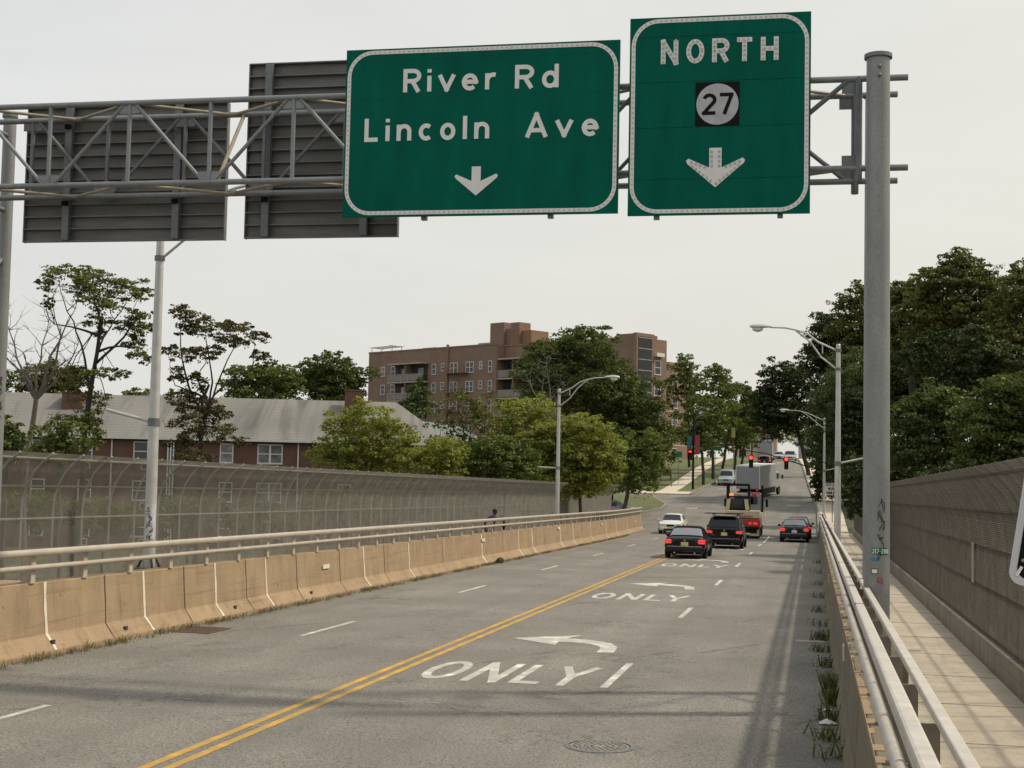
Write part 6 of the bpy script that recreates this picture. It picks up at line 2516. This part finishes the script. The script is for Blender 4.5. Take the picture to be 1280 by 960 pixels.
tree('dark bushy shrub behind the fence left of the second lamp post', 640, 610, 43, crown(622, 580, 54, 36, 34, 15, rg), L_mid, .23, 2.6, 'trees between the fence and the brick house', seed=44, trunk_r=.08)
tree('bushy tree with mixed leaves below the dead limbs', 660, 610, 47, crown(655, 545, 46, 48, 34, 16, rg), L_yel, .25, 2.2, 'trees between the fence and the brick house', seed=45, trunk_r=.12)
tree('bright yellow-green tree beside the second lamp post', 735, 625, 46,
     crown(714, 572, 64, 54, 46, 18, rg, .8) + crown(690, 602, 60, 26, 14, 16, rg) + crown(745, 600, 34, 24, 8, 14, rg) + [(700, 540, 18, 13), (730, 532, 20, 13), (760, 560, 16, 16), (764, 585, 12, 13), (690, 560, 14, 13), (745, 545, 16, 12), (752, 600, 10, 9)], L_yel, .23, 2.5, 'trees between the fence and the brick house', seed=46, trunk_r=.13, depth=.6)
tree('huge dark green tree hiding the middle of the apartment block', 764, 632, 66,
     crown(716, 472, 66, 56, 36, 20, rg, .75) + crown(782, 548, 54, 66, 34, 20, rg, .8) + [(712, 424, 18, 9), (736, 419, 20, 9), (690, 440, 20, 11), (756, 434, 12, 8), (770, 462, 18, 14), (785, 478, 18, 14), (815, 478, 12, 9), (828, 485, 9, 8), (820, 505, 12, 10), (832, 560, 12, 16), (812, 590, 16, 14), (790, 612, 14, 10), (800, 560, 20, 16)],
     L_dark, .34, 2.9, 'large trees around the road', seed=47, trunk_r=.36, bark=m_barkd, depth=.7)
tree('mid-green tree in front of the huge dark tree, above the barrier end', 772, 632, 60, crown(800, 575, 38, 48, 16, 17, rg), L_mid, .32, 2.4, 'large trees around the road', seed=48, trunk_r=.2)
# street trees on the left verge
for k, (tx, ty, xc, yc, rx, ry, lab, sd) in enumerate((
        (879, 607, 872, 535, 33, 40, 'nearest small street tree on the left verge beside the arrow signal', 51),
        (891, 600, 893, 500, 38, 50, 'second street tree on the left verge, its crown highest against the sky', 52),
        (903, 592, 912, 505, 30, 46, 'third street tree on the left verge, past the green street sign', 53),
        (918, 588, 925, 515, 24, 44, 'fourth street tree on the left verge, by the yellow sign', 54),
        (926, 583, 938, 525, 18, 34, 'farthest street tree on the left verge', 55),
        (862, 590, 858, 480, 26, 36, 'street tree in front of the smaller brick block', 56))):
    p = road_pt(tx, ty)
    Zt = (CM.transposed() @ (p - CAMP)).z * -1 / DZ
    if sd == 56: Zt = 108
    tree(lab, tx, ty, Zt, crown(xc, yc, rx, ry, 14, max(10, rx * .36), rg, .85), (L_mid, L_mid, L_dark, L_mid, L_dark, L_mid)[k], .40, 3.2, 'street trees on the left verge', seed=sd, trunk_r=.20, bark=m_barkd, fork=.35)
# far end of the road
tree('pale green tree far away past the hilltop', 1000, 560, 190, crown(1002, 548, 18, 14, 9, 7, rg), L_yel, .6, 3.2, 'far trees past the hilltop', seed=61)
tree('dark tree far away behind the far cars', 972, 560, 210, crown(968, 548, 16, 10, 6, 6, rg), L_mid, .6, 3.2, 'far trees past the hilltop', seed=62)
tree('tree deep behind the left lawn, left of the signal pole', 850, 590, 135, crown(848, 560, 26, 28, 10, 10, rg), L_dark, .5, 3.0, 'trees behind the left lawn', seed=64, bark=m_barkd)
tree('tree deep behind the left lawn, seen between the street trees', 888, 570, 150, crown(890, 546, 32, 24, 14, 10, rg), L_mid, .5, 3.2, 'trees behind the left lawn', seed=65, bark=m_barkd)
tree('tree deep behind the left lawn, beside the far pale house', 925, 570, 150, crown(924, 548, 22, 20, 10, 9, rg), L_dark, .5, 3.2, 'trees behind the left lawn', seed=66, bark=m_barkd)
# right woods
tree('leaning tree over the right pavement just left of the gantry pole', 1085, 640, 61, crown(1070, 545, 34, 62, 22, 17, rg), L_shade, .32, 3.2, 'woods on the right', seed=85, trunk_r=.25, bark=m_barkd)
tree('low thicket beside the end of the right fence', 1072, 655, 57, crown(1074, 622, 20, 34, 12, 13, rg), L_shade, .28, 3.4, 'woods on the right', seed=86, trunk_r=.1, bark=m_barkd)
tree('dark tree overhanging the road on the right, its branch hanging lowest over the street', 1012, 600, 98, crown(980, 495, 38, 42, 34, 14, rg) + crown(968, 530, 20, 26, 10, 11, rg) + [(960, 520, 13, 14), (962, 545, 10, 12), (955, 500, 12, 12), (1000, 520, 18, 14), (1015, 540, 18, 16), (1000, 462, 16, 10), (975, 530, 12, 10), (1012, 515, 16, 14)], L_shade, .42, 3.4, 'woods on the right', seed=71, trunk_r=.3, bark=m_barkd)
tree('dark tree on the right above the farther lamp post', 1040, 610, 78, crown(1035, 440, 36, 44, 16, 17, rg) + crown(1030, 540, 26, 60, 14, 16, rg), L_shade, .38, 3.2, 'woods on the right', seed=72, trunk_r=.3, bark=m_barkd)
tree('dark shrub on the right kerb at the foot of the farther lamp post', 1022, 625, 74, crown(1030, 600, 16, 34, 9, 11, rg), L_shade, .32, 3.4, 'woods on the right', seed=73, trunk_r=.1, bark=m_barkd)
tree('tall tree on the right directly left of the tall gantry pole', 1075, 610, 76, crown(1072, 405, 40, 48, 18, 18, rg) + crown(1060, 480, 40, 50, 12, 18, rg), L_warm, .36, 3.0, 'woods on the right', seed=74, trunk_r=.3, bark=m_barkd)
tree('feathery soft green tree behind the gantry pole on the right', 1095, 640, 73, crown(1085, 505, 70, 70, 26, 24, rg, .8) + crown(1060, 560, 44, 60, 16, 20, rg) + [(1160, 490, 20, 18), (1145, 545, 22, 20)], L_wil, .30, 3.0, 'woods on the right', seed=75, trunk_r=.22, bark=m_barkd, droop=.5, depth=.6)
tree('tallest broad tree on the right skyline', 1205, 620, 52, crown(1200, 390, 72, 64, 46, 22, rg) + [(1210, 330, 16, 8), (1195, 336, 16, 9), (1235, 342, 16, 10), (1170, 355, 18, 12), (1160, 340, 10, 6), (1250, 365, 20, 16)], L_warm, .30, 2.9, 'woods on the right', seed=76, trunk_r=.36, bark=m_barkd)
tree('tall brown-green tree right of the gantry pole', 1140, 620, 56, crown(1138, 405, 46, 56, 34, 19, rg) + [(1125, 362, 16, 10), (1150, 352, 12, 8)], L_warm, .32, 2.9, 'woods on the right', seed=77, trunk_r=.3, bark=m_barkd)
tree('tall open tree at the right picture edge', 1290, 620, 46, crown(1290, 410, 54, 76, 34, 22, rg) + [(1268, 345, 12, 9), (1280, 335, 14, 9)], L_warm, .28, 2.5, 'woods on the right', seed=78, trunk_r=.3, bark=m_barkd)
tree('dark maple in the middle of the right woods', 1190, 620, 38, crown(1195, 455, 64, 46, 34, 21, rg, .7) + [(1140, 440, 16, 13), (1255, 450, 18, 16)], L_shade, .26, 3.2, 'woods on the right', seed=79, trunk_r=.25, bark=m_barkd)
tree('rounded shrubby tree above the right fence', 1180, 640, 30, crown(1170, 550, 66, 66, 36, 22, rg), L_dark, .20, 2.8, 'woods on the right', seed=80, trunk_r=.15, bark=m_barkd)
tree('large shrubby tree above the right fence at the picture edge', 1260, 660, 25, crown(1262, 545, 66, 74, 38, 25, rg), L_dark, .19, 2.7, 'woods on the right', seed=81, trunk_r=.15, bark=m_barkd)
tree('dark thicket behind the right fence beside the gantry pole', 1110, 680, 34, crown(1110, 610, 60, 55, 26, 20, rg), L_shade, .22, 3.2, 'woods on the right', seed=82, trunk_r=.12, bark=m_barkd)
tree('dark thicket low behind the right fence in front of the shrubby trees', 1200, 700, 28, crown(1215, 620, 80, 50, 30, 24, rg), L_shade, .2, 3.0, 'woods on the right', seed=83, trunk_r=.12, bark=m_barkd)


tree('broad tree deep in the right woods behind the dark maple', 1200, 600, 72, crown(1195, 470, 110, 80, 40, 28, rg), L_shade, .42, 3.0, 'woods on the right', seed=84, trunk_r=.3, bark=m_barkd)
for k, (x_, y_, w_) in enumerate(((30, 640, 60), (130, 650, 60), (235, 645, 55), (330, 655, 55), (430, 640, 60), (520, 630, 50), (600, 630, 50))):
    tree(('shaggy shrub below the left fence at the far left', 'shaggy shrub below the left fence beside the first downpipe', 'shaggy shrub below the left fence behind the first lamp post', 'shaggy shrub below the left fence under the double windows', 'shaggy shrub below the left fence under the right chimney',
          'shaggy shrub below the left fence before the hip end', 'shaggy shrub below the left fence before the house wing')[k], x_, y_ + 20, 40 + max(0, k - 3) * 6, crown(x_, y_, w_, 26, 12, 18, rg), (L_mid, L_olive, L_dark)[k % 3], .26, 2.0, 'shrubs between the fence and the house', cat='shrub', name='shrub', seed=90 + k, trunk_r=.06)


# distant woods closing the horizon (one mass)
def far_woods():
    base = empty('distant_woods', (0, 330, -8), None, None)
    bpy.data.objects.remove(base)
    cl = []
    rng = random.Random(77)
    for k in range(240):
        x = -620 + k * 4.4 + rng.uniform(-2, 2)
        y = 440 + rng.uniform(-20, 60) + abs(x) * -.2
        if -24 < x < 12: y += 120
        h = rng.uniform(4.5, 8)
        cl.append((Vector((x, y, gz(x, y) + h * .8)), (rng.uniform(4, 7), rng.uniform(4, 7), h)))
    root = bpy.data.objects.new('tmp', None)
    o = leaves_mesh('distant_woods', cl, 26000, 1.3, L_mid, None)
    tag(o, 'far green woods along the horizon', 'woods', kind='stuff')


far_woods()


def woodland():
    rng = random.Random(5)
    cl = []
    for k in range(130):
        x = rng.uniform(15, 75); y = rng.uniform(18, 135)
        if y < 40 and x < 22: continue
        h = rng.uniform(3.5, 5.5) * (.7 + .3 * min(1, y / 80))
        z = gz(x, y)
        cl.append((Vector((x, y, z + h * .75)), (rng.uniform(3, 5), rng.uniform(3, 5), h * .8)))
        cl.append((Vector((x + rng.uniform(-2, 2), y + rng.uniform(-2, 2), z + h * 1.5)), (rng.uniform(2, 3.2), rng.uniform(2, 3.2), h * .5)))
    o = leaves_mesh('woodland', cl, 60000, .55, L_shade, None)
    tag(o, 'dense dark woods filling the slope beyond the right fence', 'woods', kind='stuff')


woodland()


# ================================================================== WEEDS, LITTER
def weeds(name, label, spots, mat, seed):
    rng = random.Random(seed)
    mb = MB()
    for (X, Y, h, n, r) in spots:
        for _ in range(n):
            x = X + rng.gauss(0, r); y = Y + rng.gauss(0, r)
            z = rz(x, y)
            hh = h * rng.uniform(.4, 1.15)
            d = Vector((rng.uniform(-.6, .6), rng.uniform(-.6, .6), 1)).normalized() * hh
            s = Vector((rng.uniform(-1, 1), rng.uniform(-1, 1), 0)).normalized() * hh * .06
            b = Vector((x, y, z))
            mb.add([b - s, b + s, b + d * .6 + s * .9, b + d], [(0, 1, 2), (0, 2, 3)])
            for q in range(3):
                t = rng.uniform(.3, 1)
                l = Vector((rng.uniform(-1, 1), rng.uniform(-1, 1), rng.uniform(-.2, .6))).normalized() * min(hh * .28, .055)
                w = Vector((-l.y, l.x, .2 * l.z)) * .38
                c = b + d * t
                mb.add([c, c + l * .5 + w, c + l, c + l * .5 - w], [(0, 1, 2, 3)])
    o = mb.build(name, mat)
    return tag(o, label, 'weeds', kind='stuff')


rw = random.Random(8)
sp = []
for k in range(1900):
    Y = 9 + 84 * (k / 1900) ** 1.25 + rw.uniform(-.1, .1)
    a = .6 + .6 * math.sin(Y * 1.9) * math.sin(Y * .7 + 1)
    if rw.random() < max(.22, a):
        sp.append((-12.18 + rw.uniform(-.05, .16), Y, rw.uniform(.05, .12) * (1.2 if 24.5 < Y < 27 else 1), 8, .07))
weeds('weeds', 'dry low weeds along the foot of the left barrier', sp, L_weed, 3)
sp = []
for (x, y, h, n, r) in ((.24, 16.0, .20, 26, .10), (.20, 17.2, .22, 34, .11), (.26, 18.6, .24, 40, .10), (.30, 20.0, .28, 70, .07), (.31, 21.0, .36, 80, .07), (.30, 22.0, .26, 40, .09), (.24, 24.5, .2, 50, .10), (.2, 26.8, .18, 60, .12), (.22, 29.0, .22, 70, .13), (.27, 32, .2, 40, .13), (.28, 36, .2, 36, .14), (.28, 41, .2, 34, .15), (.3, 47, .2, 34, .15), (.3, 54, .2, 34, .15), (.3, 62, .2, 30, .15)):
    sp.append((x, y, h, n, r))
weeds('weeds', 'tall green weeds along the foot of the right barrier', sp, leafmat('tall_weed_leaves', (.055, .072, .020), (.15, .165, .048), (.20, .17, .07), .2, .3), 5)


def litter(X, Y, s, seed, label):
    rng = random.Random(seed)
    mb = MB()
    z = rz(X, Y) + .012
    n = 7
    top = [(X + rng.uniform(-s, s), Y + rng.uniform(-s, s), z + rng.uniform(.02, s * .7)) for _ in range(5)]
    ring = [(X + s * math.cos(2 * PI * k / n) * rng.uniform(.7, 1.2), Y + s * math.sin(2 * PI * k / n) * rng.uniform(.7, 1.2), z + rng.uniform(0, .02)) for k in range(n)]
    c = (X, Y, z + s * .6)
    mb.add(ring + [c] , [(k, (k + 1) % n, n) for k in range(n)] + [tuple(reversed(range(n)))])
    o = mb.build('paper_litter', m_litter)
    setbase(o, (X, Y, z))
    tag(o, label, 'litter', 'scraps of white litter in the right gutter')


litter(.20, 19.4, .075, 1, 'upper scrap of crumpled white paper by the right weeds')
litter(.19, 18.3, .11, 2, 'larger crumpled white paper lying nearest in the right gutter')
# dark rag against the left barrier
p = road_pt(575, 702)
mb = MB().ball((-12.1, p.y, rz(-12.1, p.y) + .09), (.14, .38, .13), 10, 7)
o = mb.build('tyre_scrap', m_rub, smooth=True)
setbase(o, (-12.1, p.y, rz(-12.1, p.y)))
tag(o, 'dark scrap of tyre lying against the foot of the left barrier', 'tyre scrap')

# ================================================================== LIGHT, SKY, CAMERA
sdir = Vector((.74, .27, 1)).normalized()         # towards the sun
elev = math.asin(sdir.z)
az = math.atan2(sdir.x, sdir.y)                   # clockwise from +Y
w = bpy.data.worlds.new('World')
sc.world = w
w.use_nodes = True
nt = w.node_tree
nt.nodes.clear()
out = nt.nodes.new('ShaderNodeOutputWorld')
bg = nt.nodes.new('ShaderNodeBackground')
sky = nt.nodes.new('ShaderNodeTexSky')
sky.sky_type = 'NISHITA'
sky.sun_disc = False
sky.sun_elevation = elev
sky.sun_rotation = az
sky.air_density = 1.2
sky.dust_density = 7.0
sky.ozone_density = 1.0
hs = nt.nodes.new('ShaderNodeHueSaturation')
hs.inputs['Saturation'].default_value = .55
nt.links.new(sky.outputs[0], hs.inputs['Color'])
# thin white overcast veil in front of the clear sky
mx = nt.nodes.new('ShaderNodeMix'); mx.data_type = 'RGBA'
mx.inputs[0].default_value = .80
nt.links.new(hs.outputs[0], mx.inputs[6])
VEIL = (9.45, 9.4, 9.2, 1)
mx.inputs[7].default_value = VEIL
# the veil is cool white overhead and to the left, warmer cream low down and towards the sun, with faint cloud streaks
tcw = nt.nodes.new('ShaderNodeTexCoord')
dotn = nt.nodes.new('ShaderNodeVectorMath'); dotn.operation = 'DOT_PRODUCT'
_wd = Vector((.80, .30, -.75)).normalized()
dotn.inputs[1].default_value = _wd
nt.links.new(tcw.outputs['Generated'], dotn.inputs[0])
vr = ramp(nt, dotn.outputs['Value'], [(0.0, (.93, .955, .985)), (1.0, (1.0, .966, .855))])
vr.node.color_ramp.elements[0].position = .0
mrg = nt.nodes.new('ShaderNodeMapRange'); mrg.inputs[1].default_value = -.55; mrg.inputs[2].default_value = .55
nt.links.new(dotn.outputs['Value'], mrg.inputs[0]); nt.links.new(mrg.outputs[0], vr.node.inputs[0])
mpw = nt.nodes.new('ShaderNodeMapping'); mpw.inputs['Scale'].default_value = (1, 1, 4)
nt.links.new(tcw.outputs['Generated'], mpw.inputs['Vector'])
cl_ = ramp(nt, noise(nt, 2.6, 5, mpw.outputs['Vector'], .55, .6), [(.30, .955), (.70, 1.03)])
v1 = mixc(nt, 1.0, vr, cl_, 'MULTIPLY')
v2 = mixc(nt, 1.0, v1, tuple(VEIL[:3]), 'MULTIPLY')
nt.links.new(v2, mx.inputs[7])
nt.links.new(mx.outputs[2], bg.inputs['Color'])
bg.inputs['Strength'].default_value = .10
nt.links.new(bg.outputs[0], out.inputs['Surface'])

sd = bpy.data.lights.new('sun', 'SUN')
sd.energy = 2.9
sd.angle = R_(2.9)
sd.color = (1.0, .90, .74)
so = bpy.data.objects.new('sun', sd)
COL.objects.link(so)
so.rotation_euler = (-sdir).to_track_quat('-Z', 'Y').to_euler()

cd = bpy.data.cameras.new('camera')
cd.sensor_width = 36
cd.lens = F / 1280 * 36
cd.clip_start = .05
cd.clip_end = 6000
co = bpy.data.objects.new('camera', cd)
COL.objects.link(co)
co.location = CAMP
co.rotation_euler = CM.to_euler()
sc.camera = co

sc.view_settings.view_transform = 'Standard'
sc.view_settings.look = 'None'
sc.view_settings.gamma = 1
sc.view_settings.exposure = 0
sc.view_settings.use_curve_mapping = False
cy = sc.cycles
cy.max_bounces = 5
cy.diffuse_bounces = 3
cy.glossy_bounces = 2
cy.transmission_bounces = 2
cy.transparent_max_bounces = 6
cy.use_denoising = True
try:
    cy.denoiser = 'OPENIMAGEDENOISE'
except Exception:
    pass
cy.caustics_reflective = False
cy.caustics_refractive = False
